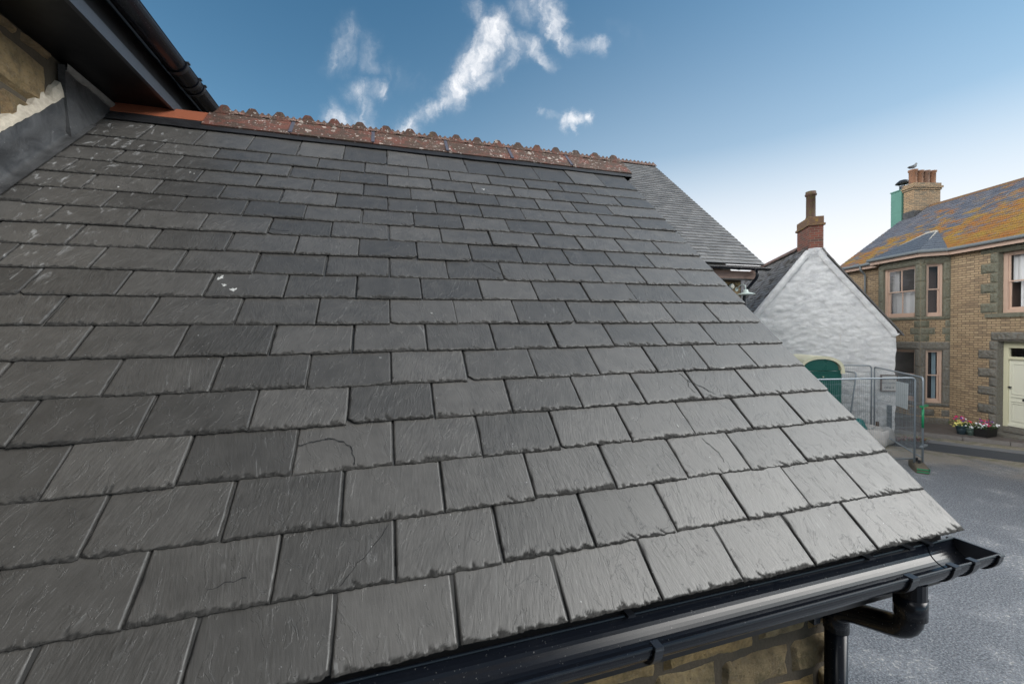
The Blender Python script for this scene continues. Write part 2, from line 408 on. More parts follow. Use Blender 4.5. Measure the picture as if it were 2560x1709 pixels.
M['dropping'] = m_plain('dropping', (.50,.50,.48), .8, var=.5, sc=120)
M['dry_leaf'] = m_plain('dry_leaf', (.38,.22,.13), .7)
M['lamp_enamel'] = m_plain('lamp_enamel', (.50,.58,.56), .35)
M['copper_fascia'] = m_plain('brown_pink_board', (.30,.19,.15), .55, var=.3, sc=6)
def m_asphalt():
    k = NT('asphalt'); v = k.coord()
    agg = k.noise(v, 48, 6, .82); agg2 = k.voro(v, 52, 'F1'); big = k.noise(v, .55, 5, .6); mid = k.noise(v, 1.0, 8, .74)
    c = k.mix(k.step(agg, .40, .62), (.050,.056,.068), (.285,.305,.335))
    c = k.mix(k.math('MULTIPLY', k.step(agg2, .26, .14), k.math('MULTIPLY', k.step(k.noise(v, 14, 3), .42, .6), .85)), c, (.62,.61,.58))
    c = k.mix(k.math('MULTIPLY', k.step(mid, .46, .66), .30), c, (.36,.38,.41))
    c = k.mix(k.math('MULTIPLY', k.math('MULTIPLY', k.step(mid, .52, .62), k.step(k.noise(v, 26, 6, .8), .54, .60)), .85), c, (.68,.65,.60))
    # worn pale concrete beside the dark trench strip, with moss along its edge
    sx = k.n('ShaderNodeSeparateXYZ'); k.l(v, sx.inputs[0])
    d = k.math('ADD', k.math('MULTIPLY', k.math('SUBTRACT', sx.outputs[0], 15.96), .863), k.math('MULTIPLY', k.math('SUBTRACT', sx.outputs[1], 7.96), .505))
    d = k.math('ADD', d, k.math('MULTIPLY_ADD', mid, 1.2, -.6))
    pal = k.math('MULTIPLY', k.step(d, -4.3, -3.0), k.step(big, .3, .55))
    c = k.mix(k.math('MULTIPLY', pal, .62), c, (.40,.345,.27))
    ms = k.math('MULTIPLY', k.step(d, -2.75, -2.2), k.step(k.noise(v, 4, 5, .7), .4, .6))
    c = k.mix(k.math('MULTIPLY', ms, .6), c, (.12,.125,.045))
    return k.set(c, k.math('MULTIPLY_ADD', agg, .3, .5), k.bump(agg, .6, .006))
M['asphalt'] = m_asphalt()
M['asphalt_dark'] = m_plain('dark_asphalt', (.062,.070,.082), .8, var=.45, sc=60, bump=.8, bsc=120)
M['channel'] = m_plain('channel_strip', (.19,.20,.215), .8, var=.25, sc=12, bump=.4)
M['pavement'] = m_plain('pavement', (.115,.10,.092), .85, var=.4, sc=5, bump=.5)
M['kerb'] = m_plain('kerb_stone', (.16,.15,.145), .8, var=.3, sc=14, bump=.6)
M['weed_red'] = m_plain('dead_flowers', (.22,.07,.07), .8, var=.4, sc=20); M['weed'] = m_plain('weed_green', (.10,.12,.035), .8, var=.5, sc=20)

# ------------------------------------------------------------------ camera (fitted to the slate grid of the roof)
yaw, pit, rol = map(radians, (16.665, -1.144, -.676))
fw = Vector((sin(yaw)*cos(pit), cos(yaw)*cos(pit), sin(pit))); rt = Vector((cos(yaw), -sin(yaw), 0)); up = rt.cross(fw)
r2 = rt*cos(rol) + up*sin(rol); u2 = -rt*sin(rol) + up*cos(rol)
cam = bpy.data.cameras.new('camera'); cam.sensor_width = 36; cam.lens = 1025/2560*36; cam.clip_start = .05; cam.clip_end = 3000
cam.dof.use_dof = True; cam.dof.focus_distance = 2.1; cam.dof.aperture_fstop = 5.6
co = bpy.data.objects.new('camera', cam); col.objects.link(co)
co.matrix_world = Matrix(((r2.x,u2.x,-fw.x,0),(r2.y,u2.y,-fw.y,0),(r2.z,u2.z,-fw.z,CZ),(0,0,0,1)))
scene.camera = co

# ================================================================== NEAR BUILDING (slate roof)
G_ = .14468; W_ = .25; A_ = radians(43.461); Y0 = .8511; Z0 = CZ-.6618; XW = -1.5; XV = 1.764
es = Vector((0, cos(A_), sin(A_))); en = Vector((0, -sin(A_), cos(A_)))
def onroof(x, s, h=0): return Vector((x, Y0, Z0)) + es*s + en*h
near = empty('slate_roofed_building', (0, 1.1, 0), 0, 'low stone building in the foreground with grey slate roof and red crested ridge', 'building')
near_inv = Vector((0, -1.1, 0))
def N(mb, name, mat, parent=near, **kw):            # children of the near building: world coordinates minus its base
    o = mb.build(name, mat, parent, **kw)
    if parent is near: o.location = near_inv
    return o
T = .0068
def slate_mesh():
    V = []; F = []; UV = []; CH = []
    off = 0
    for row in range(0, 18):
        s0 = (17-row)*G_ + rng.normal(0, .0012)
        xr = XV + {13:.001, 14:.003, 15:.006, 16:.011, 17:.020}.get(row, 0) + rng.normal(0, .002)
        js = [k*W_ + (.5*W_ if row % 2 else 0) + .004 for k in range(-8, 8)]
        xs = [XW-.03] + [x for x in js if XW+.08 < x < (XV - (.3 if row % 2 else .1))] + [xr]
        for i in range(len(xs)-1):
            gap = .0027
            a = xs[i] + (gap*rng.uniform(.4, .9) if i else 0); b = xs[i+1] - (gap*rng.uniform(.4, .9) if i < len(xs)-2 else 0)
            if i: a += rng.normal(0, .0015)
            Wd = b-a; L = G_*(1.95 if row == 0 else 2.02)
            ed = [0,.0015,.0035,.006,.009,.013,.018]
            us = np.array(ed + list(np.linspace(.025, Wd-.025, max(6, int(Wd/.0042)))) + [Wd-e for e in ed[::-1]])
            vs = np.array([0,.0012,.0025,.0045,.007,.010,.0135,.018,.023,.030,.042,.06,.085,.115,G_+.004,L])
            uu, vv = np.meshgrid(us, vs); sd = rng.uniform(0, 500)
            dv = rng.normal(0, .0016); rotz = rng.normal(0, .004)
            rag = (fbm(uu*45+sd, uu*0+sd, 3)-.5)*.006 + (vn(uu*160+sd, uu*0+3)-.5)*.0022
            fall = np.exp(-vv/.012)
            v2 = vv + rag*fall
            # nicked corners
            for side in (0, 1):
                if rng.random() < .09:
                    cs = rng.uniform(.006, .022); du = uu if side == 0 else Wd-uu
                    v2 = v2 + np.clip(cs-du, 0, None)*rng.uniform(.5, 1.1)*np.exp(-vv/.02)
            fallu = np.exp(-np.minimum(uu, Wd-uu)/.006)
            u_sh = (fbm(vv*40+sd, vv*0+sd+9, 2)-.5)*.003*fallu
            # chipped bevel widths
            skew = uu + .7*vv
            bwb = .0030 + .026*np.clip(fbm(skew*75+sd, vv*25+sd, 3)-.34, 0, 1)*1.7
            big = vn(uu*13+sd, uu*0+sd)
            bwb = bwb*(.4+1.3*big)
            bwl = .0018 + .009*fbm(vv*38+sd+40, uu*60+sd, 3)*vn(vv*9+sd, sd+uu*0)
            bwr = .0015 + .005*fbm(vv*38+sd+80, uu*60+sd, 3)*vn(vv*9+sd+5, sd+uu*0)
            cb = np.clip(1-vv/bwb, 0, 1); cl = np.clip(1-uu/bwl, 0, 1); crr = np.clip(1-(Wd-uu)/bwr, 0, 1)
            # narrow splits running up from the dressed tail
            sk2 = uu + (.55+.5*np.sin(sd))*vv
            nt = np.clip((fbm(sk2*150+sd, uu*0+sd*1.7, 2)-.50)*5, 0, 1); ln = .004+.030*vn(sk2*34+sd, uu*0+7)**2
            cn = nt*np.clip(1.25-vv/ln, 0, 1)*.9
            sid = np.clip((fbm(vv*120+sd, uu*0+sd*1.3, 2)-.52)*5, 0, 1)*np.clip(1.2-uu/(.004+.012*vn(vv*30+sd, uu*0+2)), 0, 1)*.8
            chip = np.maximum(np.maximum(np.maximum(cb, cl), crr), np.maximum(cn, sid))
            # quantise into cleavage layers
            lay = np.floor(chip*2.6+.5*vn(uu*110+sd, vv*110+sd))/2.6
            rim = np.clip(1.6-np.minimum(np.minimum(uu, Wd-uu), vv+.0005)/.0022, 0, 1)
            chip_shade = np.clip((chip-.33)*4.5, 0, 1)*(.55+.45*vn(uu*240+sd, vv*200+sd)); chip = np.clip(.30*lay + .30*rim, 0, .8)
            H0 = 2*T + rng.normal(0, .0008)
            h = H0 - vv*(T/G_) - chip*T*.86 + (fbm(uu*9+sd, vv*9+sd, 2)-.5)*.0014
            tw = rng.normal(0, .004); h = h + (uu-Wd/2)*tw
            x = a + uu + u_sh; s = s0 + v2 + dv + (uu-Wd/2)*rotz
            P = np.stack([x, Y0 + es.y*s + en.y*h, Z0 + es.z*s + en.z*h], -1).reshape(-1, 3)
            nv, nu = uu.shape
            uvp = np.stack([uu, vv], -1).reshape(-1, 2)
            idx = np.arange(nv*nu).reshape(nv, nu)
            q = np.stack([idx[:-1,:-1], idx[:-1,1:], idx[1:,1:], idx[1:,:-1]], -1).reshape(-1, 4)
            # skirt: left side, bottom, right side down to the underside
            per = np.concatenate([idx[::-1,0], idx[0,1:], idx[1:,-1]])
            hb = (H0 - T - vv*(T/G_))
            Pb = np.stack([x, Y0 + es.y*s + en.y*hb, Z0 + es.z*s + en.z*hb], -1).reshape(-1, 3)[per]
            n0 = nv*nu
            sk = np.stack([n0+np.arange(len(per)-1), n0+np.arange(1, len(per)), per[1:], per[:-1]], -1)
            CH.append(np.concatenate([np.maximum(chip_shade, rim*.5).reshape(-1), np.ones(len(per))])); V.append(P); V.append(Pb); q = np.concatenate([q, sk])+off; off += n0+len(per)  # skirt faces all darkened: painted shade along the slate edges
            F.append(q); uva = np.concatenate([uvp, uvp[per]]); UV.append((q-(off-n0-len(per)), uva))
    V = np.concatenate(V); F4 = np.concatenate(F)
    uv = np.concatenate([u[q.reshape(-1)] for q, u in UV])
    me = bpy.data.meshes.new('slate_roof')
    me.vertices.add(len(V)); me.vertices.foreach_set('co', V.reshape(-1).astype(np.float32))
    me.loops.add(F4.size); me.loops.foreach_set('vertex_index', F4.reshape(-1).astype(np.int32))
    me.polygons.add(len(F4)); me.polygons.foreach_set('loop_start', np.arange(0, F4.size, 4, dtype=np.int32))
    me.update(calc_edges=True)
    l = me.uv_layers.new(name='UVMap'); l.data.foreach_set('uv', uv.reshape(-1).astype(np.float32))
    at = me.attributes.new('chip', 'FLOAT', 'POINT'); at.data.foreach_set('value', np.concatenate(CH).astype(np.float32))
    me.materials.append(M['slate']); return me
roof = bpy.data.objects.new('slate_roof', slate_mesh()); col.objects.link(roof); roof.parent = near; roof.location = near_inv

SR = 20.1*G_                                        # slope length to the ridge line
RY, RZ = (onroof(0, SR).y, onroof(0, SR).z)
fe = MB()                                            # underlay, starter course and rear slope
fe.add([onroof(XW, .02, -.001), onroof(XV-.01, .02, -.001), onroof(XV-.01, SR, -.001), onroof(XW, SR, -.001)], [(0,1,2,3)])
fe.add([onroof(XW, .02, -.02), onroof(XV-.01, .02, -.02), onroof(XV-.01, SR, -.02), onroof(XW, SR, -.02)], [(3,2,1,0)])
fe.add([onroof(XV-.01, .02, -.001), onroof(XV-.01, .02, -.02), onroof(XV-.01, SR, -.02), onroof(XV-.01, SR, -.001)], [(0,1,2,3)])
N(fe, 'underlay', M['felt'])
st = MB(); x = XW
while x < XV-.02:
    x2 = min(x+(.19 if x == XW else .25), XV); st.obox(onroof((x+x2)/2, .112, .0015), ((x2-x)/2-.0005,0,0), es*.108, en*.0032); x = x2
N(st, 'starter_course', m_plain('dark_slate', (.035,.034,.033), .7))
def rear(mb, x0, x1, y, z, ang, length, gauge=.1447, w=.25):
    d = Vector((0, cos(ang), -sin(ang))); n_ = Vector((0, sin(ang), cos(ang)))
    for r in range(int(length/gauge)):
        mb.obox(Vector(((x0+x1)/2, y, z)) + d*(r*gauge+gauge*.6) + n_*.006, ((x1-x0)/2,0,0), d*gauge*.6, n_*.004)
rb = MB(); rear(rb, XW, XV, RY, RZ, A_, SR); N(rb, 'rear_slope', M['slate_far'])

# ridge strip and crested ridge tiles
RH = RZ + .028
stp = MB(); prof = []
nseg = 60
def jit(i, k): return (vn(i*.7+k*11, k*3.3)-.5)*.010
P = []
for i in range(nseg+1):
    x = XW+.02 + (XV+.045-XW)*i/nseg
    sb = SR-.206 + jit(i, 1)*.8
    P.append([onroof(x, sb, .009), onroof(x, sb-.001, .0125), onroof(x, sb+.03, .019+jit(i,2)*.3), onroof(x, sb+.12, .020), Vector((x, RY, RZ+.018)),
              Vector((x, RY+.16, RZ+.03-.16)), Vector((x, RY+.18, RZ-.2))])
stp.grid(P); stp.add(P[-1], [(0,1,2,3,4,5,6)]); stp.add(P[0], [(6,5,4,3,2,1,0)])
N(stp, 'ridge_strip', M['roll'], smooth=False)
def ridge_tile(x0, x1, wing, crest, thick=.013, ph=radians(45), knobs=3):
    """angular ridge tile along x, its apex at z=0; optional crest of knobs with scalloped hollows between"""
    mb = MB(); d1 = Vector((0, -cos(ph), -sin(ph))); d2 = Vector((0, cos(ph), -sin(ph))); n1 = Vector((0, -sin(ph), cos(ph))); n2 = Vector((0, sin(ph), cos(ph)))
    nx = 10; P = []
    for i in range(nx+1):
        x = Vector((x0+(x1-x0)*i/nx, 0, 0)); w1 = wing + (vn(i*.9+x0*7, 3)-.5)*.005
        P.append([x+d1*w1, x+d1*w1+n1*thick, x+d1*wing*.5+n1*(thick+.002), x+Vector((0,-.010,thick*1.1)), x+Vector((0,.010,thick*1.1)), x+d2*wing+n2*thick, x+d2*wing, x+Vector((0,0,-.004)), x+d1*w1])
    mb.grid(P); mb.add(P[0][:-1], [tuple(range(8))]); mb.add(P[-1][:-1], [tuple(range(8))[::-1]])
    if crest:
        n = knobs; L = (x1-x0); Q = []; seg = 20*n; tk = .0105
        for i in range(seg+1):
            t = i/seg; p = (t*n) % 1.0; x = x0+.001+(L-.002)*t
            a = abs(p-.5)*2                           # 0 in the middle of a knob
            if a < .25: z = crest*(1-.04*(a/.25)**2)
            else:
                q = (a-.25)/.75; z = crest*.96*(1-q)**2.0
            z = max(z, crest*.045) + (vn(x*90, 1)-.5)*.002
            z0_ = thick*.9
            Q.append([Vector((x,-tk*1.5,z0_)), Vector((x,-tk*.9,z0_+z*.5)), Vector((x,-tk*.75,z0_+z)), Vector((x,tk*.75,z0_+z)), Vector((x,tk*.9,z0_+z*.5)), Vector((x,tk*1.5,z0_))])
        mb.grid(Q); mb.add(Q[0], [(0,1,2,3,4,5)]); mb.add(Q[-1], [(5,4,3,2,1,0)])
    return mb
J = [-1.03, -.565, -.08, .405, .87, 1.335, 1.845]
rootz = (0, RY-1.1, RH)
for i in range(6):
    mb = ridge_tile(J[i]+.003, J[i+1]-.003, .182, .056)
    o = mb.build('ridge_tile', M['ridge_old'], near); o.location = (0, RY-1.1, RH-.004+rng.normal(0,.0015)); o.rotation_euler = (rng.normal(0,.006), 0, 0)
o = ridge_tile(XW+.01, J[0]-.004, .125, 0).build('ridge_tile', M['ridge_new'], near); o.location = (0, RY-1.1, RH-.012)
o['label'] = 'smooth orange ridge tile without a crest'
clip_mat = m_plain('blue_grey_clip', (.085,.085,.11), .55)   # blue-grey joint clips between the tiles
for i in range(1, 6):
    x = J[i]; cl = MB()
    for sgn in (-1, 1):
        d1 = Vector((0, sgn*cos(radians(45)), -sin(radians(45)))); n1 = Vector((0, sgn*sin(radians(45)), cos(radians(45))))
        cl.obox(Vector((x, RY, RH)) + d1*.088 + n1*.0135, (.010,0,0), d1*.082, n1*.0035)
    cl.add([(x-.010,RY-.014,RH+.013),(x+.010,RY-.014,RH+.013),(x+.010,RY,RH+.021),(x-.010,RY,RH+.021),(x+.010,RY+.014,RH+.013),(x-.010,RY+.014,RH+.013)], [(0,1,2,3),(3,2,4,5)])
    N(cl, 'joint_clip', clip_mat)
# bird droppings on the slates (small crusts) and a white run on the last ridge tile
def toph(s): return 2*T - (s % G_)/G_*T
def splat(cx, s, r, elong, seed):
    mb = MB(); n = 22; ring = []; tilt = float(vn(seed*3.3, 7))-.5
    for k in range(n):
        a = 2*pi*k/n; rr = r*(.35+1.15*float(vn(k*2.3+seed*5, seed))*float(vn(k*.6+seed*3, 9))*1.5)
        px_, py_ = cos(a)*rr, sin(a)*rr*elong; ring.append(onroof(cx+px_+py_*tilt*.6, s+py_, toph(s)+.0004))
    return mb.add(ring+[onroof(cx, s, toph(s)+.0012)], [(k, (k+1) % n, n) for k in range(n)])
def crack(pts, w=.0013):
    mb = MB(); L = []
    for i in range(len(pts)-1):
        for q in range(5):
            t = q/5; x = pts[i][0]*(1-t)+pts[i+1][0]*t; r_ = pts[i][1]*(1-t)+pts[i+1][1]*t
            L.append((x+(float(vn(x*170, r_*9))-.5)*.009, r_*G_+(float(vn(x*150+7, r_*11))-.5)*.009))
    for i in range(len(L)-1):
        (x0, s0), (x1, s1) = L[i], L[i+1]; d = Vector((x1-x0, s1-s0)).normalized(); p = Vector((-d.y, d.x))*w*(.3+1.0*float(vn(i*.9, x0*40)))
        mb.quad(onroof(x0+p.x, s0+p.y, toph(s0)+.0005), onroof(x0-p.x, s0-p.y, toph(s0)+.0005), onroof(x1-p.x, s1-p.y, toph(s1)+.0005), onroof(x1+p.x, s1+p.y, toph(s1)+.0005))
    mb.build('crack', M['felt'], roof)
crack([(-.24,3.62),(-.21,3.67),(-.175,3.71),(-.15,3.70),(-.125,3.61),(-.105,3.47),(-.098,3.3),(-.094,3.06)])
crack([(-.115,1.08),(-.085,1.30),(-.05,1.55),(-.02,1.80),(-.005,1.95)], .0009)
crack([(-.37,1.34),(-.33,1.40),(-.29,1.43)], .001)
crack([(1.10,4.92),(1.12,4.62),(1.16,4.38),(1.20,4.10)], .0014); crack([(1.115,4.7),(1.10,4.45),(1.11,4.2)], .001)
crack([(.42,9.9),(.46,9.55),(.50,9.3),(.55,9.15)], .0012); crack([(-.66,16.85),(-.62,16.5),(-.55,16.3)], .0015)
crack([(-.58,11.5),(-.55,11.3),(-.50,11.35),(-.46,11.2),(-.40,11.25)], .0012); crack([(1.02,2.9),(1.05,2.5),(1.045,2.2)], .0012)
# bird droppings on the slates
for cx, s, r, e, sd in ((.567,15.45,.008,1.5,1),(-.60,8.74,.012,1.6,2),(-.57,8.45,.014,1.2,3),(-.535,8.22,.013,1.3,4),(-.92,14.7,.007,1.5,6),(-.90,14.62,.006,1.2,7),(-1.13,13.25,.005,1.2,8),(.16,7.4,.003,2,9),(.95,3.3,.003,2,10),(1.30,.8,.0035,3,11)):
    splat(cx, s*G_, r, e, sd).build('bird_dropping', M['dropping'], roof)

# eaves: fascia, soffit, gutter
eb = MB(); eb.box(XW+.002, 1.745, .886, .906, Z0-.185, Z0-.012); N(eb, 'fascia_board', M['black_paint'])
sf = MB(); sf.box(XW+.002, 1.57, .907, 1.099, Z0-.183, Z0-.170); N(sf, 'soffit', M['black_paint'])
vb = MB()                                            # barge/undercloak along the verge
vb.add([onroof(XV-.012, .03, -.021), onroof(XV-.004, .03, -.021), onroof(XV-.004, SR, -.021), onroof(XV-.012, SR, -.021),
        onroof(XV-.012, .03, -.15), onroof(XV-.004, .03, -.15), onroof(XV-.004, SR, -.15), onroof(XV-.012, SR, -.15)], [(0,1,2,3),(7,6,5,4),(0,4,5,1),(1,5,6,2),(2,6,7,3),(3,7,4,0)])
N(vb, 'barge_board', M['black_paint'])
GY, GZ, GR = .820, CZ-.695, .056
def half_pipe(mb, x0, x1, R, th, y=GY, z=GZ, n=20, rim=.004, lip=0):
    for (xa, xb) in ((x0, x1),):
        P = []
        angs = [pi + pi*k/n for k in range(n+1)]
        loop = [(R*cos(a), R*sin(a)) for a in angs] + [((R-th)*cos(a), (R-th)*sin(a)) for a in angs[::-1]]
        loop.append(loop[0])
        P = [[Vector((xx, y+p, z+q)) for p, q in loop] for xx in (xa, xb)]
        mb.grid(P); m_ = len(loop)-1
        for kk in (0, 1): 
            for j in range(n):
                a, b, c, d = P[kk][j], P[kk][j+1], P[kk][m_-2-j], P[kk][m_-1-j]
                mb.add([a, b, c, d], [(0,1,2,3)])
        for sgn in (-1, 1):
            if rim: mb.tube([(xa, y+sgn*(R-th/2), z), (xb, y+sgn*(R-th/2), z)], rim, 8)
gut = MB(); half_pipe(gut, XW+.004, 1.39, GR, .0025); gutter = N(gut, 'gutter', M['pvc'], smooth=False)
def gut_child(mb, name, mat):
    return mb.build(name, mat, gutter)
gm = MB(); half_pipe(gm, 1.37, 1.665, GR+.0028, .0035); half_pipe(gm, 1.655, 1.785, GR, .0028)
gm.tube([(1.48, GY, GZ-GR+.004), (1.48, GY, GZ-.125), (1.48, GY+.004, GZ-.150)], .037, 18); gut_child(gm, 'running_outlet', M['pvc'])
for xc, w_ in ((.555,.011),(1.385,.014),(1.565,.013),(1.655,.012),(-.45,.011)):
    c_ = MB(); half_pipe(c_, xc-w_, xc+w_, GR+.0075, .004, rim=.0045)
    c_.box(xc-w_*.9, xc+w_*.9, GY-GR-.009, GY-GR+.014, GZ+.001, GZ+.0065); c_.box(xc-w_*.5, xc+w_*.5, GY-GR+.004, GY-GR+.012, GZ-.012, GZ+.004)
    c_.box(xc-w_*.9, xc+w_*.9, GY+GR-.014, GY+GR+.009, GZ+.001, GZ+.0065)
    gut_child(c_, 'gutter_bracket', M['pvc_clip'])
se = MB(); n = 18; ring = [Vector((1.784, GY+(GR+.004)*cos(pi+pi*k/n), GZ+.002+(GR+.004)*sin(pi+pi*k/n))) for k in range(n+1)]
ring2 = [p+Vector((.006,0,0)) for p in ring]
se.add(ring+ring2, [tuple(range(n+1))[::-1], tuple(range(n+1, 2*n+2))] + [(k, k+1, n+2+k, n+1+k) for k in range(n)] + [(n, 0, n+1, 2*n+1)])
half_pipe(se, 1.766, 1.788, GR+.0062, .004, rim=.0045); gut_child(se, 'stop_end', M['pvc_clip'])
# downpipe with swan-neck offset
dp = MB()
def bend(pts, r):                                   # rounded polyline
    out = []
    for i, p in enumerate(pts):
        p = Vector(p)
        if 0 < i < len(pts)-1:
            a = (Vector(pts[i-1])-p); b = (Vector(pts[i+1])-p); la = min(r, a.length*.45); lb = min(r, b.length*.45); a = a.normalized()*la; b = b.normalized()*lb
            for t in (0,.2,.4,.6,.8,1): out.append(p + a*(1-t)**2 + b*t**2)
        else: out.append(p)
    return out
DX, DY = 1.512, 1.055
dp.tube(bend([(1.48,GY,GZ-.10), (1.48,GY+.004,GZ-.205), (DX-.004,DY-.02,GZ-.285), (DX,DY,GZ-.33)], .055), .0345, 20)
down = N(dp, 'downpipe', M['pvc'], smooth=True)
d2_ = MB(); d2_.tube([(DX,DY,GZ-.29),(DX,DY,.02)], .034, 20); d2_.build('pipe_length', M['pvc'], down, smooth=True)
for nm, zt, zb, r_ in (('pipe_socket', GZ-.285, GZ-.37, .0385), ('pipe_socket', GZ-.10, GZ-.16, .0395)):
    s_ = MB(); px, py = (DX, DY) if zt < GZ-.2 else (1.48, GY+.001); s_.tube([(px,py,zt),(px,py,zb)], r_, 20); s_.build(nm, M['pvc'], down, smooth=True)
bk = MB(); bk.box(DX-.075, DX+.05, 1.082, 1.096, GZ-.345, GZ-.315); bk.box(DX-.085, DX-.055, 1.07, 1.098, GZ-.35, GZ-.31); bk.build('pipe_bracket', M['pvc_clip'], down)

# rubble walls -------------------------------------------------------------
def rubble(mb, O, ax, az, an, w, h, ch=(.14,.24), cw=(.18,.42), joint=.014, bulge=.02, seed=1):
    """coursed rubble: rough-faced stones standing proud of a joint plane; O lower-left, ax along, az up, an outward"""
    rs = random.Random(seed); O, ax, az, an = map(Vector, (O, ax, az, an)); z = 0
    while z < h-.02:
        hh = min(rs.uniform(*ch), h-z); x = -rs.uniform(0, .15)
        while x < w:
            ww = rs.uniform(*cw); xa = max(0, x); xb = min(w, x+ww)
            if xb-xa > .05:
                n1 = max(5, int((xb-xa)/.028)); n2 = max(5, int(hh/.028)); sd = rs.uniform(0, 300); P = []
                hz = hh-joint+rs.uniform(-.012, .008); jz = rs.uniform(-.006,.006)
                for j in range(n2+1):
                    r_ = []
                    for i in range(n1+1):
                        u = i/n1; v = j/n2
                        e = min(u, 1-u)*(xb-xa); e2 = min(v, 1-v)*hh; d = min(e, e2)
                        px = xa+joint/2 + (xb-xa-joint)*u + (float(vn(v*3+sd, u*3+2))-.5)*.022*(1 if 0 < v < 1 else .6)
                        pz = z+joint/2 + jz + hz*v + (float(vn(u*3+sd+50, v*3))-.5)*.02
                        b = bulge*(1-math.exp(-d/.012)) if d > 1e-6 else -.012
                        b += (float(fbm(u*(xb-xa)*22+sd, v*hh*22+sd, 3))-.5)*.024*(d > 1e-6)
                        r_.append(O + ax*px + az*pz + an*b)
                    P.append(r_)
                mb.grid(P)
            x += ww
        z += hh
nw = MB(); nw.box(XW, 1.565, 1.112, 1.40, 0, Z0-.172); nw.box(1.27, 1.565, 1.40, 2*RY-1.40, 0, Z0-.172); nw.box(XW, 1.565, 2*RY-1.40, 2*RY-1.112, 0, Z0-.172)
nw.add([(1.565,1.13,Z0-.172),(1.565,2*RY-1.13,Z0-.172),(1.565,RY,RZ-.10),(1.27,1.13,Z0-.172),(1.27,2*RY-1.13,Z0-.172),(1.27,RY,RZ-.10)], [(0,1,2),(5,4,3),(0,2,5,3),(2,1,4,5)])
N(nw, 'wall', M['joint'])
rw = MB(); rubble(rw, (-.2,1.112,1.3), (1,0,0), (0,0,1), (0,-1,0), 1.775, Z0-.172-1.3, (.12,.19), (.20,.40), joint=.005, bulge=.016, seed=12); N(rw, 'stonework', M['stone_low'])
rg = MB(); rubble(rg, (1.565,1.112,.9), (0,1,0), (0,0,1), (1,0,0), 2.2, Z0-.172-.9, (.15,.25), (.2,.45), seed=9); N(rg, 'stonework', M['stone_low'])
# a curled dead leaf lying in the gutter
lf = MB(); P = []
for i in range(7):
    u = i/6; P.append([Vector((-.016+.032*u, (v_-.5)*.016*sin(pi*min(max(u,.04),.96)), .004*abs(v_-.5)*2+.003*u*u)) for v_ in (0,.25,.5,.75,1)])
lf.grid(P); o = lf.build('fallen_leaf', M['dry_leaf'], None); o.location = (1.10, GY-.020, GZ-.050); o.rotation_euler = (.5,.2,.6)
tag(o, 'small dry brown leaf lying in the black gutter', 'leaf')

# ================================================================== TALL BUILDING ON THE LEFT
tall = empty('tall_stone_building', (XW-.2, 3.0, 0), 0, 'taller golden stone building on the left with black soffit and gutter', 'building')
def TB(mb, name, mat, **kw):
    o = mb.build(name, mat, tall, **kw); o.location = (-(XW-.2), -3.0, 0); return o
SZ = CZ+1.36
w = MB(); w.box(XW-.45, XW-.03, -5, 7.5, 0, SZ); w.box(XW-6, XW-.45, -5, -4.6, 0, SZ); w.box(XW-6, XW-.45, 7.1, 7.5, 0, SZ); TB(w, 'wall', M['joint'])  # unseen end towards the viewer is lengthened to shade the left slates
w = MB(); rubble(w, (XW-.03, .6, CZ+.5), (0,1,0), (0,0,1), (1,0,0), 1.94, .855, (.13,.24), (.12,.34), joint=.010, seed=21, bulge=.022); TB(w, 'stonework', M['stone_gold'])
# soffit, fascia, gutter
b = MB(); b.box(XW-.46, -1.222, -5.2, 7.6, SZ+.001, SZ+.013); TB(b, 'soffit', M['black_paint'])
b = MB(); b.box(-1.22, -1.200, -5.2, 7.6, SZ-.010, SZ+.052); TB(b, 'fascia_board', M['fascia'])
b = MB(); b.box(-1.235, -1.215, -5.2, 7.6, SZ+.053, SZ+.225); TB(b, 'fascia_board', M['black_paint'])  # upper board is black to paint in the gutter's shadow
g = MB()
def hp_y(mb, y0, y1, R, th, x, z, n=18):
    angs = [pi + pi*k/n for k in range(n+1)]
    loop = [(R*cos(a), R*sin(a)) for a in angs] + [((R-th)*cos(a), (R-th)*sin(a)) for a in angs[::-1]]; loop.append(loop[0])
    mb.grid([[Vector((x+p, yy, z+q)) for p, q in loop] for yy in (y0, y1)])
    for sgn in (-1, 1): mb.tube([(x+sgn*(R-th/2), y0, z), (x+sgn*(R-th/2), y1, z)], .004, 8)
TX, TZ = -1.138, CZ+1.560
hp_y(g, -5.2, 7.6, .058, .003, TX, TZ); tg = TB(g, 'gutter', M['pvc'], smooth=False)
for yc, wd in ((2.80,.012),(2.955,.012),(3.025,.010),(1.6,.012)):
    b = MB(); hp_y(b, yc-wd, yc+wd, .0655, .005, TX, TZ); b.box(TX+.045, TX+.072, yc-wd, yc+wd, TZ, TZ+.008); b.build('gutter_bracket', M['pvc_clip'], tg)
b = MB(); hp_y(b, 2.80, 3.03, .061, .003, TX, TZ); b.build('gutter_union', M['pvc'], tg)
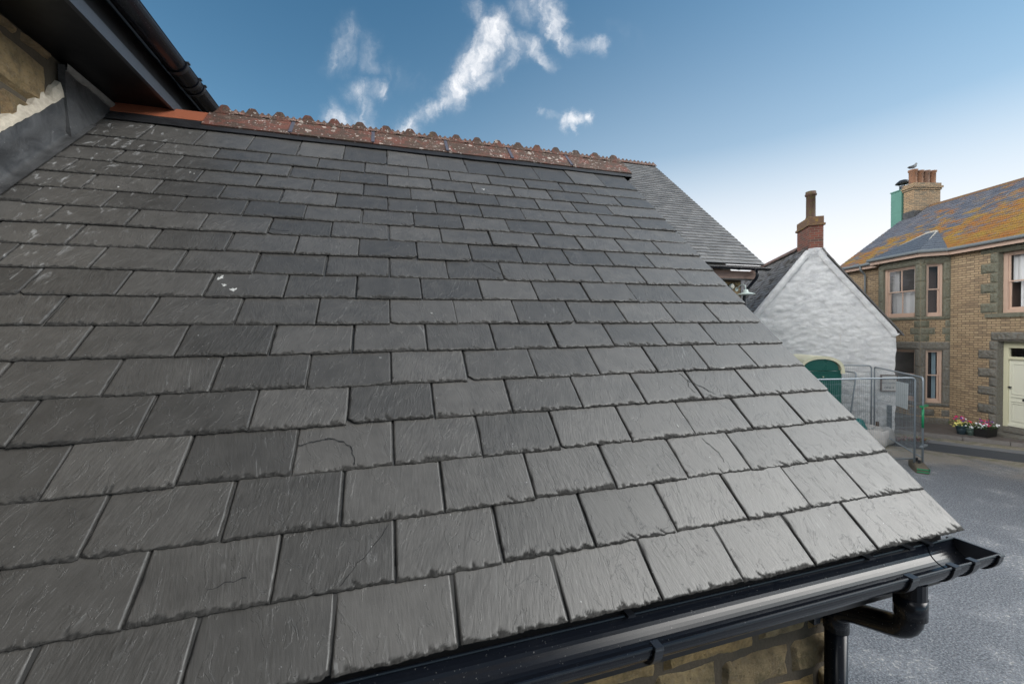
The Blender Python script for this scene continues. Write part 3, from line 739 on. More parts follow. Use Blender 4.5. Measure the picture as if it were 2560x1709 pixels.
# its own slated roof rising to the left
ta = radians(40); te = Vector((-cos(ta), 0, sin(ta))); tn = Vector((sin(ta), 0, cos(ta)))
b = MB(); E0 = Vector((-1.165, 0, CZ+1.600))
for r in range(26):
    y = -5.2 + (.125 if r % 2 else 0) - .125
    while y < 7.6:
        ya = max(-5.2, y); yb = min(7.6, y+.25); wob = rng.normal(0, .0015)
        if yb-ya > .03: b.obox(E0 + te*(r*.145+.1+wob) + tn*(.010) + Vector((0,(ya+yb)/2,0)), (0,(yb-ya)/2-.0015,0), te*.1 - tn*.0035, tn*.0035)
        y += .25
TB(b, 'slate_roof', M['slate_far'])
b = MB(); b.obox(E0 + te*2.0 - tn*.012 + Vector((0,1.2,0)), (0,6.4,0), te*1.98, tn*.008)
b.obox(E0 + te*4.0 + Vector((-cos(ta),0,-sin(ta)))*2.0 + Vector((0,1.2,0)), (0,6.4,0), Vector((-cos(ta),0,-sin(ta)))*1.98, Vector((-sin(ta),0,cos(ta)))*.008); TB(b, 'roof_underlay', M['felt'])
# lead flashing: upstand parallel to the near roof slope, apron sheet over the ridge
def roofz(y): return Z0 + (y-Y0)*math.tan(A_)
P = []
for i in range(33):
    y = .75 + (2.70-.75)*i/32; q = float(fbm(y*9, 3, 3))-.5
    P.append([Vector((XW+.055, y, roofz(y)+.030+.004*q)), Vector((XW+.022, y, roofz(y)+.034)), Vector((XW+.008+.004*q, y, roofz(y)+.055)), Vector((XW+.006-.006*q, y, roofz(y)+.13)), Vector((XW+.004+.003*q, y, roofz(y)+.215+.012*q)), Vector((XW-.02, y, roofz(y)+.245+.012*q))])
b = MB(); b.grid(P); TB(b, 'lead_flashing', M['lead'], smooth=True)
YA = 2.555
P = []
for i in range(25):
    y = YA + (3.6-YA)*i/24; q = float(fbm(y*7+4, 8, 3))-.5
    lo = roofz(y)+.02 if y < RY-.05 else RZ-.02
    P.append([Vector((XW+.030, y, max(lo, roofz(min(y,RY))-.02))), Vector((XW+.016+.01*q, y, lo+(SZ-.035-lo)*.35)), Vector((XW+.010+.012*q, y, lo+(SZ-.035-lo)*.7)), Vector((XW+.012, y, SZ-.030+.014*q))])
b = MB(); b.grid(P); b.grid([[p - Vector((.028,0,0)) for p in P[0]], P[0]]); TB(b, 'lead_apron', M['lead'], smooth=True)
b = MB(); P = []
for i in range(140):                                  # rough pointing over the flashing
    y = .75 + (2.57-.75)*i/139; q = float(fbm(y*34, 1, 4))-.5; q2 = float(fbm(y*47+9, 4, 4))-.5
    z0_ = roofz(y)+.213+.03*q; z1_ = roofz(y)+.270+.07*q2
    P.append([Vector((XW-.02, y, z0_-.002)), Vector((XW+.006, y, z0_+.006)), Vector((XW+.002+.006*q, y, (z0_+z1_)/2)), Vector((XW-.010+.008*q2, y, z1_)), Vector((XW-.03, y, z1_+.006))])
b.grid(P); TB(b, 'mortar_fillet', M['mortar'])
b = MB(); P = []
for i in range(40):
    y = YA + (3.5-YA)*i/39; q = float(fbm(y*27, 12, 3))-.5
    P.append([Vector((XW-.02, y, SZ-.058+.022*q)), Vector((XW+.020, y, SZ-.050+.020*q)), Vector((XW+.022, y, SZ-.02)), Vector((XW+.0, y, SZ))])
b.grid(P); TB(b, 'mortar_fillet', m_plain('grey_pointing', (.20,.195,.185), .9, var=.3, sc=30, bump=.8))

# ================================================================== SECOND SLATE BUILDING BEHIND
X2, E2Y, E2Z = 8.981, 8.0, CZ+1.62; R2Y, R2Z = 12.40, CZ+1.62+(12.40-8.0)*math.tan(radians(43.4))
far = empty('far_slate_building', (4.0, 8.3, 0), 0, 'second slate roofed building behind, with red crested ridge and black gutter', 'building')
def FB(mb, name, mat, **kw):
    o = mb.build(name, mat, far, **kw); o.location = (-4.0, -8.3, 0); return o
a2 = radians(43.4); es2 = Vector((0, cos(a2), sin(a2))); en2 = Vector((0, -sin(a2), cos(a2)))
def slabs(mb, O, ex, es_, en_, w, length, gauge, sw, jit_=.001, th=.004, half=True, skew=0.0, tw=0.0, gap=.0022):
    """rows of plain slates as thin slabs, O = lower-left eaves corner"""
    O, ex, es_, en_ = map(Vector, (O, ex, es_, en_)); r = 0
    while r*gauge < length:
        x = (-sw/2 if r % 2 else 0); L = min(gauge*.68, (length-r*gauge)/2+.02)
        while x < w:
            ww = sw*(1+rng.normal(0, skew)); a = max(0, x); b_ = min(w, x+ww)
            if b_-a > .03:
                t_ = rng.normal(0, tw) if tw else 0
                mb.obox(O + ex*((a+b_)/2) + es_*(r*gauge+L+rng.normal(0, jit_)) + en_*(th*2.6+(rng.normal(0, jit_*.3))), ex*((b_-a)/2-gap) + en_*t_, es_*L - en_*th*1.42, en_*th)
            x += ww
        r += 1
X2L = -4.6
SL2 = math.hypot(R2Y-E2Y, R2Z-E2Z)
b = MB(); slabs(b, (2.2, E2Y, E2Z), (1,0,0), es2, en2, X2-2.2, SL2, .1447, .25, .0025, .0075, gap=.0045); FB(b, 'slate_roof', M['slate_far'])
b = MB(); slabs(b, (X2L, E2Y, E2Z), (1,0,0), es2, en2, 2.2-X2L, SL2, .40, 1.0, .0015, .0045)
rear(b, X2L, X2, R2Y, R2Z, a2, SL2, .4); FB(b, 'slate_roof', M['slate_far'])
b = MB(); b.obox(Vector(((X2L+X2)/2, E2Y, E2Z)) + es2*SL2/2 - en2*.006, ((X2-X2L)/2-.01,0,0), es2*(SL2/2-.01), en2*.006); FB(b, 'roof_underlay', M['felt'])
kt = ridge_tile(0, .445, .150, .055, knobs=3)
first = kt.build('ridge_tile', M['ridge_old'], far)
x = X2+.03-.45; k = 0
while x > X2L:
    o = first if k == 0 else first.copy()
    if k: col.objects.link(o)
    o.parent = far; o.location = (x-4.0, R2Y-8.3, R2Z+.075); x -= .452; k += 1
b = MB(); b.box(X2L, 8.86, 8.16, 8.19, E2Z-.32, E2Z-.13); FB(b, 'fascia_board', M['copper_fascia'])
b = MB(); b.box(X2L, 8.86, 8.192, 8.30, E2Z-.335, E2Z-.315); b.box(X2L, 8.86, 8.10, 8.188, E2Z-.36, E2Z-.325); FB(b, 'soffit', M['black_paint'])
b = MB(); b.box(X2L, X2-.04, 8.03, 8.16, E2Z-.06, E2Z-.015); FB(b, 'tilting_fillet', M['black_paint'])
b = MB(); half_pipe(b, 2.0, 9.00, .058, .004, 7.985, E2Z-.075, rim=.006); fg = FB(b, 'gutter', M['pvc'])
for xc in (8.17, 8.62, 9.03, 9.06, 6.5, 5.0):
    b = MB(); half_pipe(b, xc-.03, xc+.03, .066, .006, 7.985, E2Z-.075, rim=.006); b.build('gutter_bracket', M['pvc_clip'], fg)
b = MB(); half_pipe(b, 9.0, 9.10, .060, .02, 7.985, E2Z-.075, rim=.006); b.lathe([(.0,-.03),(.06,-.03),(.06,.0)], (9.10,7.985,E2Z-.075), 12); b.build('stop_end', M['pvc_clip'], fg)
b = MB(); b.tube(bend([(8.73,7.985,E2Z-.12),(8.73,7.985,E2Z-.30),(8.63,8.22,E2Z-.60),(8.61,8.26,E2Z-.75),(8.61,8.26,.05)], .06), .038, 14); FB(b, 'downpipe', M['pvc'], smooth=True)
b = MB(); b.box(X2L, 8.56, 8.31, 8.7, 0, E2Z-.335); b.box(8.2, 8.56, 8.7, 16.4, 0, E2Z-.335)
b.add([(8.56,8.35,E2Z-.335),(8.56,16.4,E2Z-.335),(8.56,R2Y,R2Z-.12),(8.2,8.35,E2Z-.335),(8.2,16.4,E2Z-.335),(8.2,R2Y,R2Z-.12)], [(0,1,2),(5,4,3),(0,2,5,3),(2,1,4,5)]); FB(b, 'wall', M['joint'])
b = MB(); rubble(b, (2.0,8.31,.0), (1,0,0), (0,0,1), (0,-1,0), 6.56, E2Z-.36, (.2,.32), (.3,.6), bulge=.02, seed=41); FB(b, 'stonework', M['stone_gold'])
# swan-neck lamp and a round fitting on that wall
lm = empty('swan_neck_lamp', (8.20, 8.29, CZ+1.05), 0, 'pale swan-neck wall lamp with wide shade on the far stone wall', 'lamp')
b = MB(); b.tube(bend([(0,0,0),(0,-.12,.10),(0,-.26,.09),(0,-.28,-.04)], .09), .012, 8); b.build('arm', M['lamp_enamel'], lm, smooth=True)
b = MB(); b.lathe([(.0,.0),(.045,-.005),(.06,-.05),(.075,-.075),(.20,-.115),(.215,-.128),(.20,-.125),(.07,-.09),(.0,-.08)], (0,-.28,-.03), 24); b.build('shade', M['lamp_enamel'], lm, smooth=True)
b = MB(); b.lathe([(.05,-.008),(.05,.008)], (0,0,0), 14); o = b.build('wall_plate', M['lamp_enamel'], lm); o.rotation_euler = (pi/2,0,0)
rf = empty('round_wall_fitting', (8.20, 8.275, CZ+1.12), 0, 'small round pale fitting on the far stone wall beside the swan-neck lamp', 'wall fitting'); rf.location.x = 8.22; lm.location.x = 8.40
b = MB(); b.lathe([(.066,0),(.066,.03),(.058,.045),(0,.05)], (0,0,0), 20); o = b.build('housing', M['lamp_enamel'], rf); o.rotation_euler = (pi/2,0,0)
b = MB(); b.lathe([(.05,.04),(.05,.052),(0,.058)], (0,0,0), 18); o = b.build('face', m_plain('pale_face', (.6,.58,.5), .4), rf); o.rotation_euler = (pi/2,0,0)

# ================================================================== WHITE COTTAGE (gable towards us)
CU = Vector((.842,-.540,0)); CB = Vector((15.13, 8.874, 0)); crz = math.atan2(CU.y, CU.x)
cot = empty('white_cottage', CB, crz, 'whitewashed rough stone cottage gable with a single red brick chimney', 'house')
# local: x along the gable (right +), y away from us, z up ; right corner x=0.05, apex x=-2.16
AX, AZ, EXR, EXL, EZ = -2.16, 6.12, .06, -4.38, 3.22
def rakez(x): return EZ + (AZ-EZ)*(1-abs(x-AX)/(EXR-AX))
NXc, NZc = 150, 170; P = []
for j in range(NZc+1):
    r_ = []
    for i in range(NXc+1):
        x = EXL + (EXR-EXL)*i/NXc; top = rakez(x); z = top*j/NZc
        d = (float(fbm(x*4.2+3, z*7+1, 4))-.5)*.055 + (float(fbm(x*9, z*13+7, 3))-.5)*.022
        r_.append(Vector((x+(float(fbm(z*3, 5+i*0, 2))-.5)*.07*(1 if i in (0,NXc) else .0), -d, z)))
    P.append(r_)
b = MB(); b.grid(P); b.build('gable_wall', M['white'], cot, smooth=True)
b = MB(); b.box(EXR-.45, EXR-.005, .06, 9.3, 0, EZ-.02); b.box(EXL+.005, EXL+.4, .06, 9.3, 0, EZ-.02); b.box(EXL+.4, EXR-.45, 8.9, 9.3, 0, EZ); b.build('side_wall', M['white'], cot)
ca = math.atan2(AZ-EZ, EXR-AX); cl_ = math.hypot(AZ-EZ, EXR-AX)
for sgn, nm in ((1,'slate_roof'), (-1,'slate_roof')):
    b = MB(); ex = Vector((0,1,0)); e_ = Vector((-sgn*cos(ca), 0, sin(ca))); n_ = Vector((sgn*sin(ca), 0, cos(ca)))
    x_e = EXR+.09 if sgn > 0 else EXL-.09; O = Vector((x_e, -.015, EZ-.10))
    if sgn > 0: slabs(b, O, ex, e_, n_, 9.4, cl_+.15, .20, .3, .006, .007, skew=.15, tw=.004)
    else: slabs(b, O+Vector((0,.12,0)), ex, e_, n_, 9.3, cl_+.15, .135, .24, .010, .009, skew=.22, tw=.010)
    b.obox(O + ex*4.75 + e_*(cl_/2+.07) - n_*.02, ex*4.7, e_*(cl_/2+.06), n_*.015)
    b.build(nm, M['slate_cottage'], cot)
b = MB()                                             # mortared rake edges
for sgn in (1,-1):
    P = []
    for i in range(40):
        t = i/39; x = AX + sgn*(.17+(EXR-AX+.06-.17)*t); z = rakez(min(EXR, max(EXL, x))) - (0 if EXL < x < EXR else .07); q = (float(fbm(t*20+sgn, 2, 3))-.5)*.03
        n_ = Vector((sgn*sin(ca), 0, cos(ca))); p = Vector((x,0,z))
        P.append([p + n_*(-.15+q) + Vector((0,-.035,0)), p + n_*(-.10+q) + Vector((0,-.075,0)), p + n_*(.005+q*.4) + Vector((0,-.085,0)), p + n_*(.035) + Vector((0,-.03,0)), p + n_*.03 + Vector((0,.16,0))])
    b.grid(P)
b.build('rake_edge', M['white'] , cot, smooth=True)
b = MB()                                             # dark slate edging on the right rake
P = []
for i in range(30):
    t = i/29; x = AX + .16+(EXR-AX+.12-.16)*t; z = EZ + (AZ-EZ)*(1-(x-AX)/(EXR-AX)); n_ = Vector((sin(ca),0,cos(ca))); p = Vector((x,0,z)); q = (float(fbm(t*30, 9, 3))-.5)*.02
    P.append([p+n_*.036+Vector((0,-.10,0)), p+n_*(.075+q)+Vector((0,-.11,0)), p+n_*(.08+q)+Vector((0,.2,0))])
b.grid(P); b.build('verge_slates', M['slate_cottage'], cot)
# ridge of red tiles running back from the stack
b = MB()
for i in range(19):
    y = 1.04+.44*i; pr_ = [(-.16,-.15),(-.15,-.13),(-.02,.02),(.02,.02),(.15,-.13),(.16,-.15),(0,-.03)]
    b.grid([[Vector((AX+p, yy, AZ+.12+q)) for p, q in pr_+pr_[:1]] for yy in (y, y+.43)])
b.build('ridge_tiles', M['ridge_old'], cot)
cst = MB()
def brickbox(mb, x0, x1, y0, y1, z0, z1):
    mb.box(x0, x1, y0, y1, z0, z1)
cx0, cx1, cy0, cy1 = -2.285, -1.885, -.02, 1.00
brickbox(cst, cx0, cx1, cy0, cy1, 5.78, 6.70); chim = cst.build('chimney', M['brick_red'], cot, bevel=.008)
b = MB(); b.box(cx0-.045, cx1+.045, cy0-.045, cy1+.045, 6.70, 6.775); b.box(cx0-.01, cx1+.01, cy0-.01, cy1+.01, 6.777, 7.00); b.build('chimney_cap', M['lichen_cap'], chim, bevel=.012)
b = MB(); b.lathe([(.155,0),(.150,.06),(.135,.10),(.132,.78),(.165,.80),(.170,.845),(.150,.86),(.148,.93),(.120,.93),(.112,.80)], (-2.085,.42,6.995), 22); b.build('chimney_pot', M['pot_mossy'], chim, smooth=True)
b = MB(); P = []                                     # plastered shoulders under the stack
for i in range(13):
    a = -1+2*i/12; P.append([Vector((AX+.07+a*.36, .05, 5.50+.10*(1-abs(a)))), Vector((AX+.07+a*.29, -.05, 5.74)), Vector((AX+.07+a*.23, -.06, 5.98-.02*abs(a)))])
b.grid(P); b.build('shoulder', M['white'], cot, smooth=True)
# sign on the gable
sg = empty('wall_sign', CB + CU*-.02 + Vector((-.035*-.54*0,0,1.63)), crz, 'small pale wooden notice board on the white gable ending in ONLY', 'sign')
b = MB(); b.box(-.345, .03, -.155, -.115, -.235, .225); b.build('board', M['sign_board'], sg)
b = MB(); b.box(-.375,-.347,-.165,-.11,-.265,.255); b.box(.032,.058,-.165,-.11,-.265,.255); b.box(-.346,.031,-.165,-.11,-.265,-.237); b.box(-.346,.031,-.165,-.11,.227,.255); b.build('frame', M['sign_frame'], sg)
for txt, z, sz in (('HOTEL STAFF', .115, .060), ('AND GUESTS', -.005, .064), ('ONLY', -.145, .095)):
    cu = bpy.data.curves.new('sign_text', 'FONT'); cu.body = txt; cu.size = sz; cu.align_x = 'CENTER'; cu.align_y = 'CENTER'; cu.extrude = .003
    tmp = bpy.data.objects.new('sign_text', cu); col.objects.link(tmp); bpy.context.view_layer.update()
    me = bpy.data.meshes.new_from_object(tmp.evaluated_get(bpy.context.evaluated_depsgraph_get())); me.materials.clear(); me.materials.append(M['letter'])
    bpy.data.objects.remove(tmp); o = bpy.data.objects.new('lettering', me); col.objects.link(o); o.parent = sg
    o.location = (-.158, -.160, z); o.rotation_euler = (pi/2, 0, 0); o['label'] = 'painted line reading ' + txt

# ================================================================== YELLOW BRICK HOUSE
hb = radians(12.92); HT = Vector((sin(hb), cos(hb), 0)); HO = Vector((-cos(hb), sin(hb), 0)); HP = Vector((17.601, 7.647, 0))
hou = empty('yellow_brick_house', HP, math.atan2(HT.y, HT.x), 'yellow brick house with granite quoins, bay window and orange lichen on its slate roof', 'house')
# local x = s (away along the street), y = o (towards the street), z = h
def panel(mb, A, B, h0, h1, holes, depth, u0=0.0):
    """wall panel from plan point A to B (outside on the left of B->A ...) with rectangular holes (d0,d1,z0,z1) and reveals"""
    A = Vector((A[0],A[1],0)); B = Vector((B[0],B[1],0)); L = (B-A).length; d = (B-A)/L; nrm = Vector((-d.y, d.x, 0))
    if nrm.dot(Vector((0,1,0))) < 0 and abs(nrm.y) > .05: nrm = -nrm
    xs = sorted(set([0, L] + [q for h in holes for q in h[:2]])); zs = sorted(set([h0, h1] + [q for h in holes for q in h[2:]]))
    P = lambda u, z, k=0: A + d*u + Vector((0,0,z)) - nrm*k
    for i in range(len(xs)-1):
        for j in range(len(zs)-1):
            cx, cz = (xs[i]+xs[i+1])/2, (zs[j]+zs[j+1])/2
            if any(h[0] < cx < h[1] and h[2] < cz < h[3] for h in holes): continue
            a, b_, c, e = xs[i], xs[i+1], zs[j], zs[j+1]
            mb.quad(P(a,c), P(b_,c), P(b_,e), P(a,e), [(u0+a,c),(u0+b_,c),(u0+b_,e),(u0+a,e)])
    for a, b_, c, e in holes:
        for p, q in (((a,c),(a,e)), ((b_,c),(b_,e)), ((a,c),(b_,c)), ((a,e),(b_,e))):
            mb.quad(P(*p), P(*q), P(*q, depth), P(*p, depth), [(0,0),(0,.3),(.2,.3),(.2,0)])
    return d, nrm, A
HW = MB(); EH = 5.80
door = (-1.09, .015, .0, 2.915); win2 = (-1.09, .02, 3.75, 5.58)
bay = [(1.27,0), (1.64,.65), (3.12,.65), (3.49,0)]
off_ = 9.0
panel(HW, (-8.5,0), (1.27,0), 0, EH, [(door[0]+8.5, door[1]+8.5, 0, door[3]), (win2[0]+8.5, win2[1]+8.5, win2[2], win2[3]), (2.4,3.5,.9,2.6), (2.4,3.5,3.75,5.58)], .22)
dR = Vector((.37,.65)).length
lowR = (.17, dR-.13, .80, 2.60); upR = (.17, dR-.13, 3.72, 5.50)
lowF = (.17, 1.32, .80, 2.60); upF = (.17, 1.32, 3.72, 5.50)
panel(HW, bay[0], bay[1], 0, EH, [lowR, upR], .10, 20); panel(HW, bay[1], bay[2], 0, EH, [lowF, upF], .10, 30)
panel(HW, bay[3], bay[2], 0, EH, [lowR, upR], .10, 40)
panel(HW, (3.49,0), (5.3,0), 0, EH, [], .2, 50)
hp = 2.745; HD = -6.69; RGH = 8.466
HW.add([(5.3,0,0),(5.3,HD,0),(5.3,HD,EH),(5.3,HD/2,RGH-.15),(5.3,0,EH)], [(0,1,2,3,4)], [[(0,0),(6.69,0),(6.69,EH),(3.3,RGH),(0,EH)]])
HW.add([(-8.5,0,0),(-8.5,HD,0),(-8.5,HD,EH),(-8.5,HD/2,RGH-.15),(-8.5,0,EH)], [(4,3,2,1,0)]); HW.quad((5.3,HD,0),(-8.5,HD,0),(-8.5,HD,EH),(5.3,HD,EH))
HW.build('wall', M['brick_yellow'], hou)
# granite dressings
def rough_block(mb, O, ax, az, an, w, h, proud=.03, seed=0):
    O, ax, az, an = map(Vector, (O, ax, az, an)); n1 = max(4, int(w/.05)); n2 = max(4, int(h/.05)); P = []
    for j in range(n2+1):
        r_ = []
        for i in range(n1+1):
            e = min(i, n1-i, j, n2-j); b_ = 0 if e == 0 else proud*(.55+.9*float(vn(i*1.1+seed, j*1.3+seed*3)))
            r_.append(O + ax*(w*i/n1) + az*(h*j/n2) + an*(b_+.012 if e else .004))
        P.append(r_)
    mb.grid(P)
    c = [P[0][0], P[0][-1], P[-1][-1], P[-1][0]]; k = [p - an*.03 for p in c]
    mb.add(c+k, [(0,4,5,1),(1,5,6,2),(2,6,7,3),(3,7,4,0)])
X_, Z_, Y_ = Vector((1,0,0)), Vector((0,0,1)), Vector((0,1,0))
def jambs(mb, edge, sgn, z0, z1, n, longw, shortw, first_long, seed):
    hh = (z1-z0)/n
    for i in range(n):
        lw = longw if (i % 2 == 0) == first_long else shortw
        x0 = edge if sgn > 0 else edge-lw
        rough_block(mb, (x0, 0, z0+hh*i+.004), X_, Z_, Y_, lw, hh-.008, seed=seed+i*7.3)
b = MB(); jambs(b, .017, 1, .12, 2.905, 10, .47, .19, True, 3); jambs(b, -1.092, -1, .12, 2.905, 10, .47, .19, True, 103)
rough_block(b, (-1.30,0,2.918), X_, Z_, Y_, 1.475, .26, seed=77); rough_block(b, (-1.6,0,.0), X_, Z_, Y_, .0+.5, .115, seed=5); b.build('door_surround', M['granite'], hou)
b = MB()
for xx in ((.003,.0145),(-1.0845,-1.073)): b.box(xx[0],xx[1],-.199,.006,.17,2.905)
b.box(-1.07,.0,-.199,.006,2.900,2.9135); b.build('door_reveal', M['granite'], hou)
b = MB()
for xx in ((.008,.0195),(-1.0895,-1.078)): b.box(xx[0],xx[1],-.17,.006,3.755,5.57)
b.box(-1.07,.0,-.17,.006,5.565,5.578); b.build('window_reveal', M['granite_green'], hou)
b = MB(); jambs(b, .022, 1, 3.76, 5.575, 6, .42, .18, True, 31); jambs(b, -1.092, -1, 3.76, 5.575, 6, .42, .18, True, 131)
rough_block(b, (-1.32,0,5.582), X_, Z_, Y_, 1.77, .20, seed=61); b.box(-1.3,.30,.0,.05,3.62,3.745); b.build('window_surround', M['granite_green'], hou)
b = MB(); jambs(b, 5.302, -1, 0.1, 5.7, 18, .36, .18, True, 200); b.build('quoins', M['granite_green'], hou)
def facet(A, B):
    A = Vector((A[0],A[1],0)); B = Vector((B[0],B[1],0)); L = (B-A).length; d = (B-A)/L; n_ = Vector((-d.y,d.x,0))
    return A, d, n_, L
bs = MB(); bs2 = MB()
for A, B in ((bay[0],bay[1]),(bay[1],bay[2]),(bay[2],bay[3])):
    A_v, d, n_, L = facet(A, B)
    if n_.dot(Vector((0,1,0))) < 0: n_ = -n_
    lo, hi = (.17, L-.13) if L < 1 else (.17, 1.32)
    if A == bay[2]: lo, hi = .13, L-.17
    for (z0, z1, tgt, sd) in ((.80,2.60,bs,1),(3.72,5.50,bs2,2)):
        for q in range(3):
            zz = (z1-z0)/3
            rough_block(tgt, A_v+d*.004+Z_*(z0+zz*q+.003), d, Z_, n_, lo-.006, zz-.006, .012, seed=sd*9+q+L*10)
            rough_block(tgt, A_v+d*(hi+.002)+Z_*(z0+zz*q+.003), d, Z_, n_, L-hi-.006, zz-.006, .012, seed=sd*19+q+L*13)
        for uu_ in (lo+.006, hi-.006): tgt.obox(A_v+d*uu_-n_*.045+Z_*((z0+z1)/2), d*.0055, n_*.048, Z_*((z1-z0)/2-.004))
        tgt.obox(A_v+d*((lo+hi)/2)-n_*.045+Z_*(z1-.006), d*((hi-lo)/2-.012), n_*.048, Z_*.0055)
        rough_block(tgt, A_v+d*.004+Z_*(z1+.003), d, Z_, n_, L-.008, .255 if z1 < 3 else .27, .02, seed=sd*23+L)
        rough_block(tgt, A_v+d*.004+Z_*(z0-.115), d, Z_, n_, L-.008, .11, .03, seed=sd*29+L)
    # alternating corner stones in the brick bands
    for zb in (2.875, 3.11, 3.36, .35):
        lw = .20 if zb in (2.875,3.36) else .33
        rough_block(bs2 if zb > 1 else bs, A_v+d*.004+Z_*zb, d, Z_, n_, lw if L > 1 else lw*.6, .225, .016, seed=zb*7+L)
        rough_block(bs2 if zb > 1 else bs, A_v+d*(L-(lw if L > 1 else lw*1.1)-.004)+Z_*zb, d, Z_, n_, lw if L > 1 else lw*1.1, .225, .016, seed=zb*11+L)
    rough_block(bs, A_v+d*.004+Z_*.02, d, Z_, n_, L-.008, .28, .03, seed=4+L)
bs.build('bay_lower_stones', M['granite'], hou); bs2.build('bay_upper_stones', M['granite_green'], hou)
# windows: sash frames, glass, curtains, rooms
def window(A, d, n_, w, z0, h, bars, curtain, room='room', name='window', frame_w=.085):
    A, d, n_ = map(Vector, (A, d, n_)); B0 = A - n_*.09 + Z_*z0
    def bx(mb, u0, u1, v0, v1, k0, k1):
        c = B0 + d*((u0+u1)/2) + Z_*((v0+v1)/2) - n_*((k0+k1)/2); mb.obox(c, d*((u1-u0)/2), Z_*((v1-v0)/2), n_*((k1-k0)/2))
    f = MB(); F = frame_w
    bx(f, 0, F, 0, h, -.015, .08); bx(f, w-F, w, 0, h, -.015, .08); bx(f, F, w-F, h-F*.8, h, -.015, .08); bx(f, F, w-F, 0, F*.9, -.05, .08)
    o = f.build(name, M['pink_paint'], hou)
    s_ = MB(); m = h*.515; t = .038
    for v0, v1, k in ((m-t*.5, h-F*.8, .02), (F*.9, m+t*.5, .055)):
        bx(s_, F, F+t, v0, v1, k, k+.03); bx(s_, w-F-t, w-F, v0, v1, k, k+.03); bx(s_, F+t, w-F-t, v1-t, v1, k, k+.03); bx(s_, F+t, w-F-t, v0, v0+t*(1.8 if v0 < m-.2 else 1), k, k+.03)
        if bars: bx(s_, w/2-.012, w/2+.012, v0+t, v1-t, k, k+.028)
    s_.build('sash', M['pink_paint'], o)
    g_ = MB()
    for v0, v1, k in ((m, h-F, .037), (F, m, .072)):
        p = lambda u, v: B0 + d*u + Z_*v - n_*k
        g_.quad(p(F+t*.5,v0), p(w-F-t*.5,v0), p(w-F-t*.5,v1), p(F+t*.5,v1))
    g_.build('pane', M['glass'], o)
    for (u0, u1, v0, v1, mat, fold) in curtain:
        c_ = MB(); n = 40; P = []
        for i in range(n+1):
            u = F+(w-2*F)*(u0+(u1-u0)*i/n); k = .19+.022*sin(i*fold)+.008*sin(i*2.3*fold+1)
            P.append([B0 + d*u + Z_*(h*v) - n_*k for v in (v0, (v0+v1)/2, v1)])
        c_.grid(P); c_.build('curtain', M[mat], o, smooth=True)
    r_ = MB(); a, e = B0 + d*.0 - n_*.085, B0 + d*w - n_*.085; dp_ = n_*-.9; 
    r_.quad(a+dp_, e+dp_, e+dp_+Z_*h, a+dp_+Z_*h); r_.quad(a, a+dp_, a+dp_+Z_*h, a+Z_*h); r_.quad(e, e+dp_, e+dp_+Z_*h, e+Z_*h); r_.quad(a, e, e+dp_, a+dp_); r_.quad(a+Z_*h, e+Z_*h, e+dp_+Z_*h, a+dp_+Z_*h)
    r_.build('room_recess', M[room], o)
    return o
A_v, d, n_, L = facet(bay[1], bay[2]); n_ = n_ if n_.y > 0 else -n_
A1 = A_v + d*lowF[0]; w1 = lowF[1]-lowF[0]
window(A1, d, n_, w1, 3.72, 1.78, True, [(.0,.20,.5,.95,'curtain',.8),(.74,1.0,.5,.95,'curtain',.8),(0,1,.05,.50,'curtain',.55)], 'room_warm')
window(A1, d, n_, w1, .80, 1.80, False, [], 'room')
A_v, d, n_, L = facet(bay[0], bay[1]); n_ = n_ if n_.y > 0 else -n_
A1 = A_v + d*.17; w1 = L-.30
window(A1, d, n_, w1, 3.72, 1.78, False, [], 'room', frame_w=.07); window(A1, d, n_, w1, .80, 1.80, False, [(0.05,.38,.04,.96,'curtain_blue',.7)], 'room', frame_w=.07)
A_v, d, n_, L = facet(bay[3], bay[2]); n_ = n_ if n_.y > 0 else -n_
window(A_v+d*.17, d, n_, L-.30, 3.72, 1.78, False, [], 'room', frame_w=.07); window(A_v+d*.17, d, n_, L-.30, .80, 1.80, False, [], 'room', frame_w=.07)
window((win2[0],-.10,0), X_, Y_, win2[1]-win2[0], win2[2], win2[3]-win2[2], False, [(.0,1,.5,.97,'curtain',.9),(.42,.80,.05,.5,'curtain',.9)], 'room_warm', frame_w=.11)
window((-6.1,-.10,0), X_, Y_, 1.1, 3.75, 1.83, False, [(.0,1,.5,.97,'curtain',.9)], 'room_warm', frame_w=.11); window((-6.1,-.10,0), X_, Y_, 1.1, .9, 1.7, False, [], 'room', frame_w=.11)
# door
fr = MB(); fr.box(-1.09,-.97,-.30,-.20,.17,2.80); fr.box(-.105,.013,-.30,-.20,.17,2.80); fr.box(-.97,-.105,-.30,-.20,2.70,2.80); fr.box(-.97,-.105,-.30,-.19,2.36,2.44); fr.box(-1.09,.013,-.30,-.205,2.80,2.913)
dfr = fr.build('door', M['cream_paint'], hou, bevel=.006)
b = MB(); b.box(-.968,-.107,-.285,-.245,.36,2.358)
lf_ = b.build('door_leaf', M['cream_door'], dfr)
b = MB()
for x0, x1, z0, z1 in ((-.90,-.565,1.32,2.24),(-.51,-.175,1.32,2.24),(-.90,-.565,.52,1.06),(-.51,-.175,.52,1.06)):
    for q in ((x0,x1,z0,z0+.022),(x0,x1,z1-.022,z1),(x0,x0+.022,z0+.022,z1-.022),(x1-.022,x1,z0+.022,z1-.022)): b.box(q[0],q[1],-.2445,-.228,q[2],q[3])
b.box(-.965,-.11,-.2445,-.20,.36,.42); b.box(-.93,-.15,-.2445,-.225,1.235,1.26); b.box(-.93,-.15,-.2445,-.225,1.10,1.125); b.build('mouldings', M['cream_door'], dfr, bevel=.004)
b = MB(); b.box(-.68,-.42,-.2445,-.232,1.145,1.215); b.build('letterbox', M['dark_metal'], dfr)
